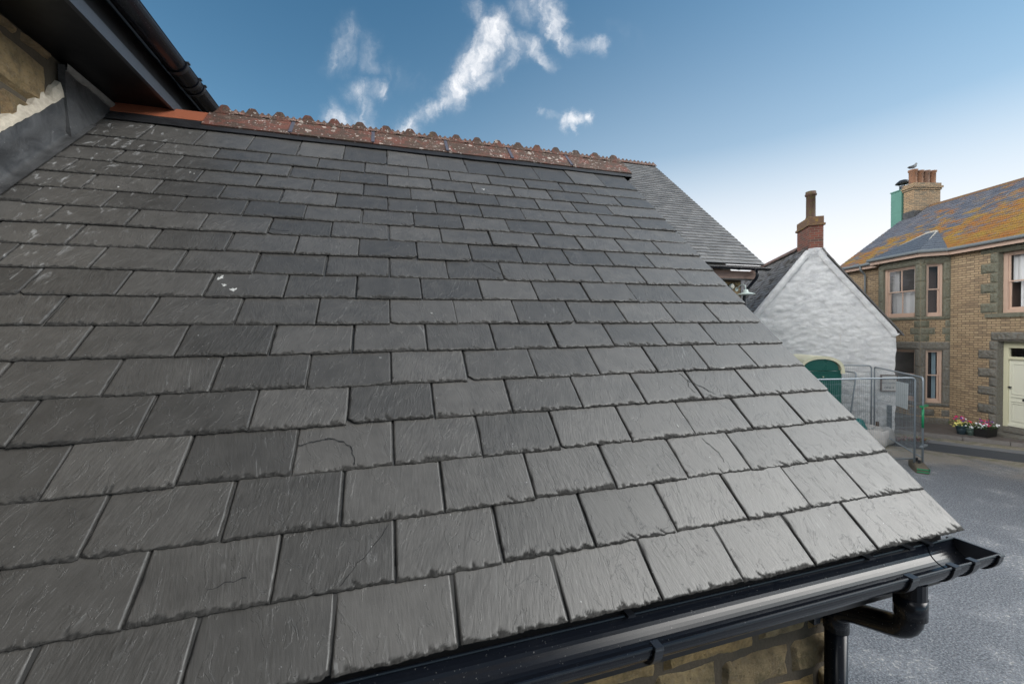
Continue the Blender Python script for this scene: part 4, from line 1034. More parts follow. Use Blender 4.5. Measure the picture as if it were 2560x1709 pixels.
b = MB(); b.lathe([(.0,0),(.018,.0),(.018,.03),(.034,.05),(.030,.07),(0,.078)], (0,0,0), 14); o = b.build('doorknob', M['dark_metal'], dfr, smooth=True); o.location = (-.15,-.245,1.53); o.rotation_euler = (-pi/2,0,0)
b = MB(); b.quad((-.97,-.27,2.44),(-.105,-.27,2.44),(-.105,-.27,2.70),(-.97,-.27,2.70)); b.build('fanlight', M['glass'], dfr)
b = MB(); b.quad((-1.09,-.9,.2),(.015,-.9,.2),(.015,-.9,2.9),(-1.09,-.9,2.9)); b.quad((-1.09,-.9,2.9),(.015,-.9,2.9),(.015,-.3,2.913),(-1.09,-.3,2.913)); b.build('room_recess', M['room'], dfr)
b = MB(); b.box(-1.085,.01,-.32,-.18,.17,.345); b.box(-1.3,.06,-.17,.30,.0,.168); b.build('doorstep', M['granite'], hou, bevel=.015)
# eaves: fascia and gutter follow the bay
def offs(pts, o_):
    out = []
    for i, p in enumerate(pts):
        p = Vector((p[0],p[1],0)); ns = []
        for j in (i-1, i):
            if 0 <= j < len(pts)-1:
                d = Vector((pts[j+1][0]-pts[j][0], pts[j+1][1]-pts[j][1], 0)).normalized(); ns.append(Vector((-d.y, d.x, 0)))
        m = sum(ns, Vector((0,0,0))).normalized(); k = o_/max(.3, m.dot(ns[0])); out.append(p+m*k)
    return out
plan = [(-8.8,0),(1.27,0),(1.64,.65),(3.12,.65),(3.49,0),(5.42,0)]
pf = offs(plan, .20); pf2 = offs(plan, .225); b = MB()
for i in range(len(pf)-1):
    a, c, a2_, c2 = pf[i], pf[i+1], pf2[i], pf2[i+1]
    vs = [a+Z_*5.72, c+Z_*5.72, c+Z_*5.885, a+Z_*5.885, a2_+Z_*5.72, c2+Z_*5.72, c2+Z_*5.885, a2_+Z_*5.885]
    b.add(vs, [(4,5,6,7),(0,3,2,1),(0,1,5,4),(3,7,6,2)])
b.build('fascia_board', M['pink_paint'], hou)
b = MB(); pw = offs(plan, -.01)
for i in range(len(pf)-1): b.quad(pw[i]+Z_*5.745, pw[i+1]+Z_*5.745, pf[i+1]+Z_*5.745, pf[i]+Z_*5.745)
b.build('soffit', M['pink_paint'], hou)
pg = offs(plan, .285); b = MB(); b.tube([p+Z_*5.885 for p in pg], .055, 12); gt_ = b.build('gutter', M['grey_gutter'], hou)
b = MB(); b.tube(bend([(4.28,.285,5.85),(4.28,.27,5.70),(4.28,.07,5.52),(4.28,.07,.1)], .08), .036, 12); b.build('downpipe', M['grey_gutter'], hou, smooth=True)
# roofs
ha = math.atan2(RGH-5.90, 3.345+.3); sl = math.hypot(RGH-5.90, 3.645); O_ = Vector((-8.8, .30, 5.90)); e_ = Vector((0,-cos(ha),sin(ha))); n_ = Vector((0,sin(ha),cos(ha)))
b = MB(); slabs(b, O_, X_, e_, n_, 8.8+5.42, sl, .17, .26, .004, .006, skew=.05, tw=.001); b.obox(O_ + X_*7.11 + e_*(sl/2) - n_*.012, X_*7.1, e_*(sl/2), n_*.01)
b.obox(O_ + X_*7.11 + e_*sl + Vector((0,-cos(ha),-sin(ha)))*(sl/2), X_*7.1, Vector((0,-cos(ha),-sin(ha)))*(sl/2), Vector((0,-sin(ha),cos(ha)))*.01)
b.build('slate_roof', M['slate_orange'], hou)
b = MB(); pr_ = [(-.16,-.13),(-.02,.03),(.02,.03),(.16,-.13)]
ridgeO = O_ + e_*sl; b.grid([[Vector((x_, ridgeO.y+p, ridgeO.z+.03+q)) for p, q in pr_] for x_ in np.linspace(-8.8, 4.8, 32)]); b.build('ridge_tiles', M['lichen_cap'], hou)
# bay roof: three slated facets rising to a short top that dies into the main roof
pe = offs(plan, .30)[1:5]
tp = [Vector((2.50,-.95,0)), Vector((2.86,-.95,0))]; th_ = 5.90 + (.30+.95)*math.tan(ha) + .05
k = NT('dark_blue_slate'); v_ = k.coord(); k.set(k.mix(k.noise(v_, 9, 4), (.045,.06,.085), (.10,.115,.14)), .6, k.bump(k.noise(v_, 30, 3), .5, .02)); M['bayslate'] = k.m
b = MB()
def tri_rows(mb, A, B, C, D_, rows):
    """slate courses on a facet with eaves A-B and top C-D"""
    A, B, C, D_ = map(Vector, (A, B, C, D_)); nn = (B-A).cross(D_-A).normalized(); nn = nn if nn.z > 0 else -nn
    for r in range(rows):
        t0 = r/rows; t1 = min(1, (r+1.25)/rows); l0, r0, l1, r1 = A.lerp(C,t0), B.lerp(D_,t0), A.lerp(C,t1), B.lerp(D_,t1)
        nseg = max(1, int((r0-l0).length/.24))
        for i in range(nseg):
            a, c = i/nseg+.004, (i+1)/nseg-.004; jt = nn*(.012+rng.normal(0,.002))
            q = [l0.lerp(r0,a)+jt, l0.lerp(r0,c)+jt, l1.lerp(r1,c)+nn*.002, l1.lerp(r1,a)+nn*.002]; q2 = [p-nn*.012 for p in q]
            mb.add(q+q2, [(0,1,2,3),(0,4,5,1),(1,5,6,2),(3,7,4,0)])
    mb.quad(A, B, D_, C)
E_ = [p+Z_*5.91 for p in pe]
T0 = tp[0]+Z_*th_; T1 = tp[1]+Z_*th_
tri_rows(b, E_[1], E_[2], T0, T1, 9); tri_rows(b, E_[0], E_[1], T0-Vector((.02,0,0)), T0, 9); tri_rows(b, E_[2], E_[3], T1, T1+Vector((.02,0,0)), 9)
b.build('bay_roof', M['bayslate'], hou)
b = MB(); b.tube([T0+Z_*.0, T1+Z_*.0], .05, 8)
for a, c in ((E_[1],T0),(E_[2],T1)): b.tube([a+(c-a)*.55, c], [.012,.035], 6)
b.build('bay_hip_lead', M['coping'], hou)
# main stack with four pots, clad stack with cowl beyond it
b = MB(); b.box(4.87, 5.30, -3.88, -2.68, 7.6, 9.18); ms = b.build('chimney', M['brick_chimney'], hou)
b = MB(); b.box(4.84,5.33,-3.92,-2.64,9.182,9.26); b.box(4.81,5.36,-3.96,-2.60,9.263,9.35); b.box(4.85,5.32,-3.91,-2.65,9.353,9.47); b.build('chimney_cap', M['brick_chimney'], ms, bevel=.01)
for i in range(4):
    s0 = 1.0 if i else 1.06
    b = MB(); b.lathe([(.135,-.005),(.128,.03),(.118,.08),(.122,.46),(.145,.50),(.15,.56),(.12,.56),(.105,.45)], (0,0,0), 18); o = b.build('chimney_pot', M['pot_orange'] if i != 2 else m_pot('sooty_pot', (.12,.08,.06), (.25,.13,.08), (.03,.025,.02)), ms, smooth=True)
    o.location = (5.07,-2.85-.29*i,9.47); o.scale = (s0*1.05,s0*1.05,s0)
b = MB(); b.box(4.84,5.31,-3.25,-2.655,7.9,8.30); b.build('stack_flashing', M['lead'], ms)
b = MB(); b.box(5.335, 5.80, -3.75, -2.62, 6.0, 9.30); b.box(5.32,5.82,-3.78,-2.59,9.302,9.345)
for zz in (7.9, 8.4, 8.9): b.box(5.333,5.803,-3.753,-2.617,zz,zz+.012)
cs = b.build('clad_chimney', M['teal_clad'], hou)
b = MB(); b.lathe([(.13,0),(.13,.22),(.10,.22)], (5.57,-2.95,9.345), 18); b.lathe([(.0,.50),(.14,.47),(.24,.38),(.27,.33),(.25,.33),(.2,.37),(0,.40)], (5.57,-2.95,9.345), 20)
for a in range(4): b.tube([(5.57+.12*cos(a*pi/2+.4),-2.95+.12*sin(a*pi/2+.4),9.54),(5.57+.16*cos(a*pi/2+.4),-2.95+.16*sin(a*pi/2+.4),9.74)], .012, 6)
b.build('chimney_cowl', M['dark_metal'], cs, smooth=False)
# gull on the first pot
pot_w = HP + HT*5.07 + HO*(-2.85) + Z_*(9.47+.56*1.06)
gull = empty('seagull', pot_w, -yaw+.25, 'grey and white seagull standing on a chimney pot', 'bird')
ring = []; sp_ = [(-.27,.075,.012,.006),(-.20,.085,.030,.014),(-.12,.105,.055,.040),(-.03,.130,.078,.066),(.05,.160,.080,.076),(.11,.200,.062,.066),(.145,.240,.046,.050),(.165,.275,.044,.048),(.185,.292,.040,.040),(.205,.292,.024,.024),(.215,.290,.008,.008)]
P = []
for x, z, ry, rz_ in sp_: P.append([Vector((x, ry*cos(2*pi*k/14), z+rz_*sin(2*pi*k/14))) for k in range(15)])
b = MB(); b.grid(P); b.add(P[0][:-1], [tuple(range(14))]); b.add(P[-1][:-1], [tuple(range(14))[::-1]]); gb = b.build('body', M['gull_backlit'], gull, smooth=True)
for s_ in (-1,1):
    P = []
    for i in range(9):
        t = i/8; x = .09-.40*t; w_ = .055*sin(pi*min(.97,t*.8+.2))+.004
        P.append([Vector((x, s_*(.070+.012*sin(pi*t)-.055*t), .165-.085*t+w_*c_)) for c_ in (-1,-.3,.4,1)])
    P = [[q + Vector((0, s_*.010*(1-abs(k-1.5)/1.5), 0)) for k, q in enumerate(r)] for r in P]
    b = MB(); b.grid(P); b.grid([[q - Vector((0,s_*.008,0)) for q in r] for r in P]); b.build('wing', M['gull_grey'], gull, smooth=True)
    b = MB(); b.tube([(.02,s_*.025,.07),(.025,s_*.026,.0)], .006, 6); b.tube([(.025,s_*.026,.006),(.065,s_*.034,.004)], .008, 6); b.build('leg', M['bill'], gull)
b = MB(); b.tube([(.205,0,.290),(.235,0,.286),(.262,0,.276)], [.012,.009,.003], 8); b.build('bill', M['bill'], gull)

# ================================================================== STREET FURNITURE AND SITE THINGS
def fence(p0, p1, lean=0.0, label='', z0=.16, h=2.0, clip=False):
    """temporary mesh panel: rounded tubular frame from p0 to p1 with welded mesh"""
    p0 = Vector(p0); p1 = Vector(p1); L = (p1-p0).length; rz = math.atan2(p1.y-p0.y, p1.x-p0.x)
    e = empty('temporary_fence', (p0.x, p0.y, 0), rz, label, 'fence', 'temporary mesh fences on the site')
    if lean: e.rotation_euler = (0, lean, rz)
    r = .09; t = .0205
    def arc(cx, cz, a0, a1): return [(cx+r*cos(a0+(a1-a0)*k/6), 0, cz+r*sin(a0+(a1-a0)*k/6)) for k in range(7)]
    b = MB(); b.tube([(0,0,z0)] + arc(r, z0+h-r, pi, pi/2) + arc(L-r, z0+h-r, pi/2, 0) + [(L,0,z0)], t, 10)
    b.tube([(0,0,z0+.10),(L,0,z0+.10)], t*.85, 10); b.build('frame', M['galv'], e, smooth=True)
    b = MB(); x = .04
    while x < L-.02: b.tube([(x,.0,z0+.1),(x,0,z0+h-.01)], .0021, 3, False); x += .05
    z = z0+.32
    while z < z0+h: b.tube([(.01,0,z),(L-.01,0,z)], .0026, 3, False); z += .26
    b.build('mesh_infill', M['galv'], e)
    return e
fR = Vector((11.77,6.47,0)); fL = Vector((8.37,7.30,0)); gR = Vector((11.98,6.43,0)); gL = Vector((14.16,8.79,0))
fence(fL, fR, 0, 'mesh fence panel nearest to us, crossing in front of the green toilet')
fB = fence(gR, gL, 0, 'mesh fence panel carrying a white board and a strip of green tape')
fence(gL + Vector((-.05,.05,0)), gL + Vector((-2.95,1.95,0)), 0, 'mesh fence panel against the white gable behind the green toilet', z0=.2)
fD = fence(Vector((12.40,8.40,0)), Vector((12.40+.42*1.2,8.40+.9*1.2,0)), 0, 'short mesh fence panel leaning against the side of the green toilet', z0=.1)
fD.rotation_euler = (radians(7), 0, fD.rotation_euler.z)
b = MB(); b.tube([(0,0,.98),(0,0,1.45)], .0245, 10); b.build('green_tape', M['green_tape'], fB, smooth=True)
b = MB(); b.box(-.30,.05,-.03,.03,1.46,1.50); o = b.build('panel_clip', M['green_tape'], fB); o.rotation_euler = (0,0,pi-.6-fB.rotation_euler.z+fB.rotation_euler.z); o.location = (-.02,.02,0)
b = MB(); b.box(-.28,.04,-.03,.03,.52,.555); o = b.build('panel_clip', M['galv'], fB); o.rotation_euler = (0,0,pi-.6); o.location = (-.02,.02,0)
# white board hung on that panel
u_ = (gL-gR).normalized(); nb = Vector((u_.y,-u_.x,0)); 
def at_b(s, z, k=0): return gR + u_*s + Vector((0,0,z)) + nb*k
BOARD = ((1.457,1.92),(.70,1.935),(.75,1.275),(1.503,1.262))
sb = MB(); qs = [at_b(*q_) for q_ in BOARD]
sb.add([q+nb*-.03 for q in qs]+[q+nb*-.036 for q in qs], [(0,1,2,3),(7,6,5,4),(0,4,5,1),(1,5,6,2),(2,6,7,3),(3,7,4,0)])
o = sb.build('white_board', M['sheet'], None); tag(o, 'blank white board hung on the mesh fence panel', 'board')
# rubber foot
ft = empty('fence_block', (11.86,6.44,0), radians(40), 'black and green fence foot block on the road under the corner of the fence', 'fence block')
P = []
for x, w_, h_ in ((-.36,.10,.10),(-.32,.115,.15),(-.12,.12,.165),(.12,.12,.165),(.32,.115,.15),(.36,.10,.10)):
    P.append([Vector((x,-w_,0)),Vector((x,-w_,h_*.8)),Vector((x,-w_*.8,h_)),Vector((x,w_*.8,h_)),Vector((x,w_,h_*.8)),Vector((x,w_,0))])
b = MB(); b.grid(P); b.add(P[0], [(5,4,3,2,1,0)]); b.add(P[-1], [(0,1,2,3,4,5)]); b.build('block', M['rubber'], ft)
b = MB(); b.box(-.372,-.352,-.10,.10,.03,.05); b.box(-.372,-.352,-.10,.10,.09,.11); b.box(-.34,-.14,-.124,-.116,.06,.12); b.build('green_edge', M['green_tape'], ft)
b = MB(); b.tube([(-.05,0,.16),(-.05,0,.24)], .028, 10); b.build('post_socket', M['dark_metal'], ft); b = MB(); b.tube([(.16,0,.16),(.16,0,.24)], .028, 10); b.build('post_socket', M['dark_metal'], ft)
# portable toilet
ty = math.atan2(.753,.966) - pi/2
tl = empty('portable_toilet', Vector((1.0075,.7405,0))*11.75, math.atan2(-.025,.083)-.12, 'green portable toilet with arched white roof standing beside the cottage', 'portable toilet')
b = MB(); b.box(-.56,.56,-.0,1.1,0,.25); b.box(-.53,.53,.02,1.08,.25,2.10); 
for s_ in (-1,1):
    b.box(s_*.50-.04, s_*.50+.04, -.02, .03, .25, 2.16)
b.build('body', M['green_plastic'], tl, bevel=.02)
def arch(y0, y1, w_, zb, rise, th, mb, n=16):
    P = []
    for i in range(n+1):
        a = pi*i/n; P.append((-w_*cos(a), zb+rise*sin(a)**.8 if 0 < i < n else zb))
    rows = []
    for y in (y0, y1): rows.append([Vector((x,y,z)) for x, z in P])
    rows2 = [[Vector((x*(1-th/w_), y, zb+(z-zb)*(1-th/max(rise,.01)))) for x, z in P] for y in (y1, y0)]
    mb.grid(rows + rows2 + rows[:1])
b = MB(); arch(-.05,1.15,.60,2.12,.44,.085,b); b.box(-.60,-.50,-.06,.10,2.06,2.14); b.box(.50,.60,-.06,.10,2.06,2.14); b.build('roof', M['white_plastic'], tl, smooth=False)
b = MB(); n = 16
fan = [Vector((-.46*cos(pi*i/n),-.012, 2.14+.33*sin(pi*i/n)**.8 if 0 < i < n else 2.14)) for i in range(n+1)]
b.add(fan+[p+Vector((0,.3,0)) for p in fan], [tuple(range(n+1))] + [(k, n+1+k, n+2+k, k+1) for k in range(n)]); b.box(-.45,.45,-.03,.02,.30,2.08); b.box(-.46,.46,-.045,.015,2.085,2.125)
dr = b.build('door', M['green_plastic'], tl)
b = MB()
for x in (-.2,0,.2): b.box(x-.012,x+.012,-.042,-.031,.4,2.0)
b.build('ribs', M['green_plastic'], dr)
b = MB()
for z in (1.95,1.62,1.0): b.lathe([(.022,0),(.022,.012),(0,.016)], (0,0,0), 10) if False else b.box(.02,.05,-.05,-.043,z,z+.03)
b.build('rivets', M['white_plastic'], dr)
b = MB(); b.box(.24,.32,-.06,-.031,1.20,1.38); b.build('latch', M['dark_metal'], dr)
# post, bag, sheet heap, bucket, weeds
o = MB(); o.box(-.05,.05,-.04,.04,0,.96); o.box(-.056,.056,-.046,.046,.96,.985); o = o.build('wooden_post', M['dark_post'], None, bevel=.01); o.location = (14.60,8.66,0); o.rotation_euler = (0,0,crz)
tag(o, 'short dark post standing in front of the white gable', 'post')
P = []; n = 28
for z, r_ in ((0,.40),(.08,.47),(.22,.49),(.36,.46),(.43,.43),(.455,.40),(.40,.36),(.36,.0)):
    P.append([Vector((r_*(abs(cos(2*pi*k/n))**.5*math.copysign(1,cos(2*pi*k/n)))*(1+.06*sin(k*2.1+z*9)), r_*(abs(sin(2*pi*k/n))**.5*math.copysign(1,sin(2*pi*k/n)))*(1+.05*cos(k*1.7+z*7)), z+.02*sin(k*1.3))) for k in range(n+1)])
b = MB(); b.grid(P); bag = b.build('bulk_bag', M['bag'], None, smooth=True); bag.location = (13.42,8.42,0); bag.rotation_euler = (0,0,.3); tag(bag, 'slumped white woven bulk bag of rubble behind the fence', 'bag')
b = MB(); P = []
for j in range(9):
    a = pi/2*j/8; P.append([Vector((.26*cos(a)*cos(2*pi*k/16)*(1+.2*sin(k*2.3+j)), .18*cos(a)*sin(2*pi*k/16)*(1+.2*cos(k*1.9+j)), .30*sin(a)*(1+.1*sin(k+j)))) for k in range(17)])
b.grid(P); o = b.build('teal_sheet', M['teal'], None, smooth=True); o.location = (13.02,8.50,.40); tag(o, 'crumpled teal plastic sheet heaped on the white rubble bag', 'plastic sheet')
bu = empty('bucket', (14.0,8.53,0), 0, 'small pale blue bucket on the ground by the fence', 'bucket')
b = MB(); b.lathe([(.10,0),(.135,.27),(.145,.28),(.145,.295),(.128,.29),(.095,.015),(0,.012)], (0,0,0), 20); b.build('tub', M['blue_plastic'], bu, smooth=True)
b = MB(); b.tube([(-.14,0,.28)]+[(-.14*cos(pi*k/10), -.05-.08*sin(pi*k/10), .28-.06*sin(pi*k/10)) for k in range(1,10)]+[(.14,0,.28)], .004, 6); b.build('handle', M['galv'], bu)
wd = MB(); wr = MB(); rs = random.Random(3)
for i in range(420):
    t = rs.random(); c = Vector((14.1,8.45,0)).lerp(Vector((14.95,8.05,0)), t) + Vector((rs.gauss(0,.12), rs.gauss(0,.10), 0)); a = rs.uniform(0,6.28); l = rs.uniform(.05,.16); tgt = wr if rs.random() < .5 else wd
    d = Vector((cos(a),sin(a),rs.uniform(.15,.9))).normalized()*l; s_ = Vector((-sin(a),cos(a),0))*rs.uniform(.008,.02)
    c.z = rs.uniform(.0,.06); tgt.add([c, c+d*.5+s_, c+d, c+d*.5-s_], [(0,1,2,3)])
we = empty('cut_weeds', (14.5,8.3,0)); we['kind'] = 'stuff'; tag(we, 'pulled weeds and dead red flowers on the ground by the fence', 'weeds')
for mb, m_, nm in ((wd, M['weed'], 'stems'), (wr, M['weed_red'], 'dead_flowers')):
    o = mb.build(nm, m_, we); o.location = (-14.5,-8.3,0)
bt = MB(); bt.obox((13.82,8.50,.30), (.02,.01,.27), (-.01,.03,0), (.018,0,-.002)); o = bt.build('timber_batten', M['terr_dark'], None); tag(o, 'dark timber batten leaning at the end of the rubble bag', 'batten')
# flower pots
def plant(loc, pot, leafn, heads, spread, hgt, label, seed, box=False):
    e = empty('flower_pot', loc, 0, label, 'flower pot'); rs = random.Random(seed); b = MB()
    if box:
        P = [[Vector((x*k, y*k, z)) for x, y in ((-.26,-.15),(.26,-.15),(.26,.15),(-.26,.15),(-.26,-.15))] for z, k in ((0,.86),(.24,1),(.27,1.06),(.275,.98),(.22,.9))]
        b.grid(P); top = .24; rx, ry = .25, .14
        b.add([p for p in P[-1][:4]], [(0,1,2,3)]); b.add(P[0][:4], [(3,2,1,0)])
    else:
        r_, top = pot[1], pot[2]; b.lathe([(r_*.68,0),(r_*.97,top*.86),(r_*1.06,top*.87),(r_*1.06,top),(r_*.96,top),(r_*.9,top*.9),(0,top*.88)], (0,0,0), 22); rx = ry = r_
        for q in range(3): b.lathe([(r_*(.76+.07*q),top*(.3+.15*q)),(r_*(.79+.07*q),top*(.32+.15*q)),(r_*(.78+.07*q),top*(.34+.15*q))], (0,0,0), 22)
    b.build('pot', M[pot[0]], e, smooth=not box)
    f = MB()
    for i in range(leafn):
        a = rs.uniform(0,6.28); q = math.sqrt(rs.random()); c = Vector((cos(a)*q*spread*(1.5 if box else 1), sin(a)*q*spread, top+rs.uniform(-.05,.6)*hgt*(1.1-q*.6)))
        d = Vector((cos(a)*.6+rs.gauss(0,.4), sin(a)*.6+rs.gauss(0,.4), rs.uniform(-.3,.8))).normalized(); s_ = d.cross(Vector((rs.gauss(0,.3),rs.gauss(0,.3),1))).normalized(); l = rs.uniform(.03,.065); n_ = d.cross(s_)
        f.add([c, c+d*l*.5+s_*l*.32+n_*.006, c+d*l, c+d*l*.5-s_*l*.32+n_*.006], [(0,1,2,3)])
    f.build('foliage', M['leaf'], e)
    for colr, n, ox, lo, hi in heads:
        f = MB()
        for i in range(n):
            a = rs.uniform(0,6.28); q = math.sqrt(rs.random()); c = Vector((cos(a)*q*spread*.6+ox, sin(a)*q*spread*.8-.02, top+hgt*rs.uniform(lo,hi)))
            nn = Vector((rs.gauss(0,.5)-.4, rs.gauss(0,.5)-.6, .8)).normalized(); t1 = nn.cross(Vector((0,0,1.1))).normalized(); t2 = nn.cross(t1); r_ = rs.uniform(.022,.036); k = 10; vs = [c - nn*.006]
            for j in range(k):
                rr = r_*(1 if j % 2 else .72); vs.append(c + t1*cos(2*pi*j/k)*rr + t2*sin(2*pi*j/k)*rr + nn*(.006 if j % 2 else .0))
            f.add(vs, [(0,1+j,1+(j+1) % k) for j in range(k)])
        f.build(colr+'_flowers', M['petal_'+colr], e)
PZ = .10
plant((16.60,7.97,PZ), ('pot_blue',.135,.27), 170, [('yellow',26,.06,-.15,.45),('yellow',12,-.2,-.2,.3),('magenta',14,-.05,.35,.85),('purple',9,-.12,.45,.85),('white',3,.14,.6,.8)], .24, .30, 'blue-grey flower pot with yellow and magenta flowers by the bay wall', 5)
plant((16.66,7.80,PZ), ('pot_green',.11,.22), 120, [('white',6,-.1,.1,.6),('red',4,.0,.7,1.0)], .17, .22, 'small grey-green flower pot, mostly green leaves with few white flowers', 6)
plant((16.86,7.56,PZ), ('pot_black',.2,.24), 170, [('white',22,-.18,.0,.55),('white',16,.22,.0,.6),('magenta',18,.02,.2,.85),('purple',8,-.06,.6,.95)], .21, .30, 'black flower tub with white and magenta flowers next to the door', 8, True)

# ================================================================== GROUND
def ground_sheet(name, pts, z, mat, label=None):
    b = MB(); b.add([(p[0],p[1],z) for p in pts], [tuple(range(len(pts)))]); o = b.build(name, mat, None); o['kind'] = 'structure'; return o
ground_sheet('ground', [(-300,-300),(300,-300),(300,300),(-300,300)], 0, M['asphalt'])
kp = Vector((15.96,7.96,0)); kd = Vector((.505,-.863,0)).normalized(); km = Vector((.863,.505,0)).normalized()
def kk(a, off): return kp + kd*a + km*off
ground_sheet('road', [kk(-6,-2.0), kk(14,-2.0), kk(14,-.95), kk(-6,-.95)], .004, M['asphalt_dark'])
ground_sheet('drain_channel', [kk(-6,-.95), kk(14,-.95), kk(14,-.52), kk(-6,-.52)], .008, M['channel'])
b = MB(); A0, A1, A2, A3 = kk(-6,.12), kk(14,.12), kk(14,9), kk(-6,9)
b.add([A0+Z_*PZ, A1+Z_*PZ, A2+Z_*PZ, A3+Z_*PZ], [(0,1,2,3)]); o = b.build('pavement', M['pavement'], None); o['kind'] = 'structure'
b = MB(); a = -6.0
while a < 14:
    c = kk(a+.45, .055); b.obox(c + Z_*.055, kd*.446, km*.058, Z_*.057); a += .9
o = b.build('kerb', M['kerb'], None, bevel=.012); o['kind'] = 'structure'

# ================================================================== SKY, SUN
world = bpy.data.worlds.new('World'); scene.world = world; world.use_nodes = True; wt = world.node_tree; wt.nodes.clear()
class WN(NT):
    def __init__(s): s.t = wt
W = WN()
SUN_DIR = Vector((.74,-.28,.61)).normalized()
sky = W.n('ShaderNodeTexSky'); sky.sky_type = 'NISHITA'; sky.sun_disc = False
sky.sun_elevation = math.asin(SUN_DIR.z); sky.sun_rotation = math.atan2(SUN_DIR.x, SUN_DIR.y)
sky.air_density = 1.0; sky.dust_density = .6; sky.ozone_density = 2.0
SKY = .105
tcw = W.n('ShaderNodeTexCoord').outputs['Generated']
def dot(v):
    nd = W.n('ShaderNodeVectorMath', operation='DOT_PRODUCT'); W.l(tcw, nd.inputs[0]); nd.inputs[1].default_value = v; return nd.outputs['Value']
# fixed sky chart (gnomonic about a fixed compass bearing); cirrus are drawn on it as soft strokes broken up by fibres
df, dr_, du = dot(tuple(fw)), dot(tuple(r2)), dot(tuple(u2))
inv = W.math('DIVIDE', 1.0, W.math('MAXIMUM', df, .05))
cx, cy = W.math('MULTIPLY', dr_, inv), W.math('MULTIPLY', du, inv)
cv = W.n('ShaderNodeCombineXYZ'); W.l(cx, cv.inputs[0]); W.l(cy, cv.inputs[1])
warp = W.noise(cv.outputs[0], 6, 8, .68, out='Color')
ws = W.n('ShaderNodeVectorMath', operation='MULTIPLY_ADD'); W.l(warp, ws.inputs[0]); ws.inputs[1].default_value = (.12,.12,0)
wsub = W.n('ShaderNodeVectorMath', operation='ADD'); W.l(cv.outputs[0], wsub.inputs[0]); wsub.inputs[1].default_value = (-.06,-.06,0); W.l(wsub.outputs[0], ws.inputs[2])
sxw = W.n('ShaderNodeSeparateXYZ'); W.l(ws.outputs[0], sxw.inputs[0]); wx, wy = sxw.outputs[0], sxw.outputs[1]
def px(x, y): return ((x-1174.5)/940.5, -(y-784)/940.5)
strokes = [((920,300),(1040,215),.030,.95),((1030,225),(1095,140),.042,1.15),((1085,165),(1135,70),.060,1.15),((1120,60),(1090,25),.04,.6),((1080,200),(1150,175),.030,.8),((1150,185),(1170,130),.035,.7),
           ((1150,100),(1210,110),.05,.75),((1200,100),(1255,155),.026,.75),((1240,-20),(1268,60),.046,1.0),((1268,60),(1310,105),.038,.85),((1310,105),(1378,98),.028,.85),((1190,20),(1260,40),.05,.45),
           ((805,75),(775,150),.055,.55),((835,90),(850,150),.045,.42),((800,215),(880,205),.035,.8),((830,215),(840,250),.045,.75),((770,262),(840,285),.045,.8),((880,150),(960,190),.05,.22),
           ((1240,264),(1305,278),.014,.55),((1285,280),(1352,268),.021,1.0),((1308,280),(1318,294),.014,.8),((930,300),(880,330),.06,.5),((1420,60),(1470,90),.05,.15)]
dens = None
for p, q, w_, it in strokes:
    (ax_, ay), (bx_, by) = px(*p), px(*q); vx, vy = bx_-ax_, by-ay; ll = vx*vx+vy*vy
    dx = W.math('SUBTRACT', wx, ax_); dy = W.math('SUBTRACT', wy, ay)
    t = W.math('MULTIPLY', W.math('ADD', W.math('MULTIPLY', dx, vx), W.math('MULTIPLY', dy, vy)), 1/ll, clamp=True)
    ex_ = W.math('SUBTRACT', dx, W.math('MULTIPLY', t, vx)); ey = W.math('SUBTRACT', dy, W.math('MULTIPLY', t, vy))
    d2 = W.math('ADD', W.math('MULTIPLY', ex_, ex_), W.math('MULTIPLY', ey, ey))
    g = W.math('MULTIPLY', W.math('EXPONENT', W.math('MULTIPLY', d2, -1/(w_*w_*.55))), it)
    dens = g if dens is None else W.math('MAXIMUM', dens, g)
def mapw(v, s, r):
    m = W.n('ShaderNodeMapping'); m.inputs['Scale'].default_value = s; m.inputs['Rotation'].default_value = r; W.l(v, m.inputs[0]); return m.outputs[0]
fib = W.noise(mapw(ws.outputs[0], (1,.28,1), (0,0,-.75)), 26, 7, .62, .8)
fib2 = W.noise(cv.outputs[0], 9, 6, .6, .6)
dens = W.math('MULTIPLY', dens, W.math('MULTIPLY_ADD', W.step(fib, .25, .75), .7, .45)); dens = W.math('MULTIPLY', dens, W.math('MULTIPLY_ADD', W.step(fib2, .28, .6), .55, .5))
dens = W.math('MULTIPLY', dens, W.math('GREATER_THAN', df, .1)); dens = W.math('MULTIPLY', W.step(dens, .03, 1.25), W.math('MULTIPLY_ADD', W.step(W.noise(mapw(ws.outputs[0], (1,.3,1), (0,0,-.9)), 60, 6, .65, .5), .3, .65), .35, .62), clamp=True)
# added unseen light, a bright bank over the half of the sky behind the viewer
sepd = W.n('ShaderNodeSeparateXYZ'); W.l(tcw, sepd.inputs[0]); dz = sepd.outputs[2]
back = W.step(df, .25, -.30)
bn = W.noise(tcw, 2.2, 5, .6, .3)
bank = W.math('MULTIPLY', back, W.math('MULTIPLY', W.step(bn, .30, .58), W.step(dz, .22, .42)))
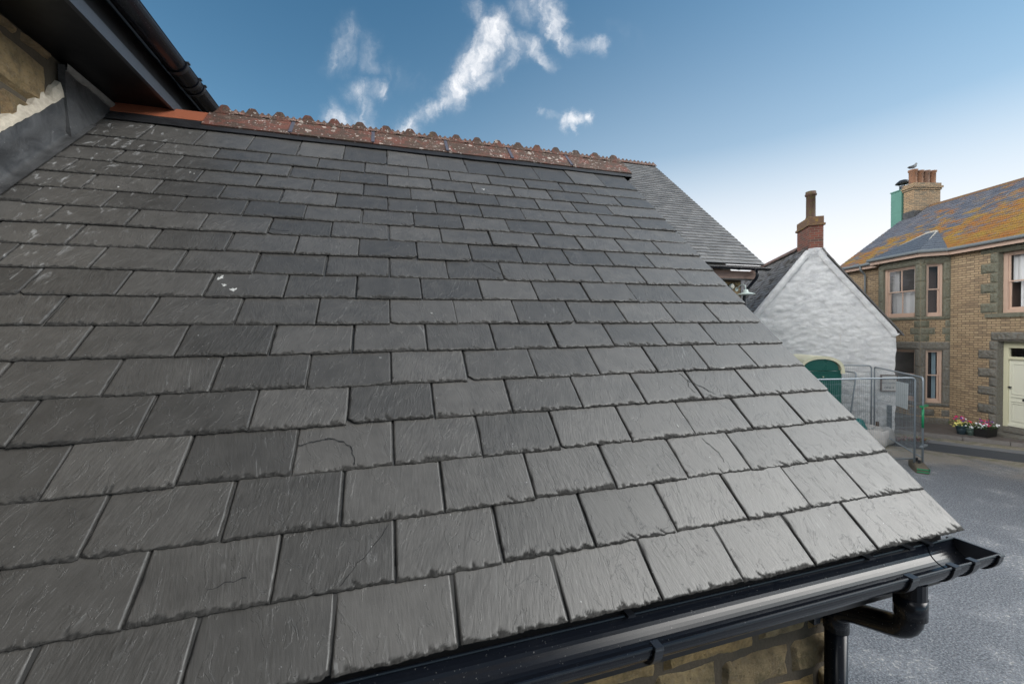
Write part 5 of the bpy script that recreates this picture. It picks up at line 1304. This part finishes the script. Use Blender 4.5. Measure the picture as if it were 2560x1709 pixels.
# thin haze whitening towards the horizon, thickest to the right of the street
az = dot(tuple((rt*.58 + Vector((sin(yaw),cos(yaw),0))*.815)))
azf = W.step(az, .35, 1.0)
hz = W.math('EXPONENT', W.math('MULTIPLY', W.math('MAXIMUM', dz, 0.0), W.math('MULTIPLY_ADD', azf, 2.8, -7.4)))
hz = W.math('MULTIPLY', hz, W.math('MULTIPLY_ADD', azf, .8, .6), clamp=True); hz = W.math('MAXIMUM', hz, W.math('MULTIPLY', azf, W.step(dz, .50, .10)))
bg = W.n('ShaderNodeVectorMath', operation='SCALE'); W.l(sky.outputs[0], bg.inputs[0]); bg.inputs['Scale'].default_value = SKY
right = W.step(dot((.74,-.42,.53)), .84, .995)  # hot spot added to the unseen bank for sheen on the right slates
fill_col = W.n('ShaderNodeVectorMath', operation='SCALE'); fill_col.inputs[0].default_value = (1,.98,.945); W.l(W.math('MULTIPLY_ADD', right, 13.5, .26), fill_col.inputs['Scale'])
tint = W.mix(1.0, bg.outputs[0], (.44,.95,1.06), 'MULTIPLY')
hz2 = W.math('EXPONENT', W.math('MULTIPLY', W.math('MAXIMUM', dz, 0.0), W.math('MULTIPLY_ADD', azf, 1.0, -4.8)))
c0 = W.mix(W.math('MULTIPLY', hz2, .9), tint, (.40,.72,.95))
c1 = W.mix(hz, c0, (1.05,1.05,1.07)); c2 = W.mix(dens, c1, (1.1,1.1,1.12)); c3 = W.mix(bank, c2, fill_col.outputs[0])
left = W.math('MULTIPLY', W.step(dot((-.955,-.06,.27)), .60, .90), W.step(dz, .02, .12))   # unseen fill light added on the left for the brick facade
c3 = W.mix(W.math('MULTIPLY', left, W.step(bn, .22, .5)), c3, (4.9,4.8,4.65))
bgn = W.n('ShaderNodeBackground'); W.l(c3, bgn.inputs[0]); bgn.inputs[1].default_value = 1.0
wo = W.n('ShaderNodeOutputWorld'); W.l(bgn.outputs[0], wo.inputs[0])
world.cycles.sampling_method = 'MANUAL'; world.cycles.sample_map_resolution = 1024
sl_ = bpy.data.lights.new('sun', 'SUN'); sl_.energy = 1.0; sl_.angle = radians(45); sl_.color = (1.0,.95,.88)
so = bpy.data.objects.new('sun', sl_); col.objects.link(so); so.rotation_euler = SUN_DIR.to_track_quat('Z','Y').to_euler(); so.location = (5,-5,12)
vs = scene.view_settings; vs.view_transform = 'Standard'; vs.look = 'None'; vs.gamma = 1; vs.exposure = 0.0; vs.use_curve_mapping = False
scene.render.film_transparent = False
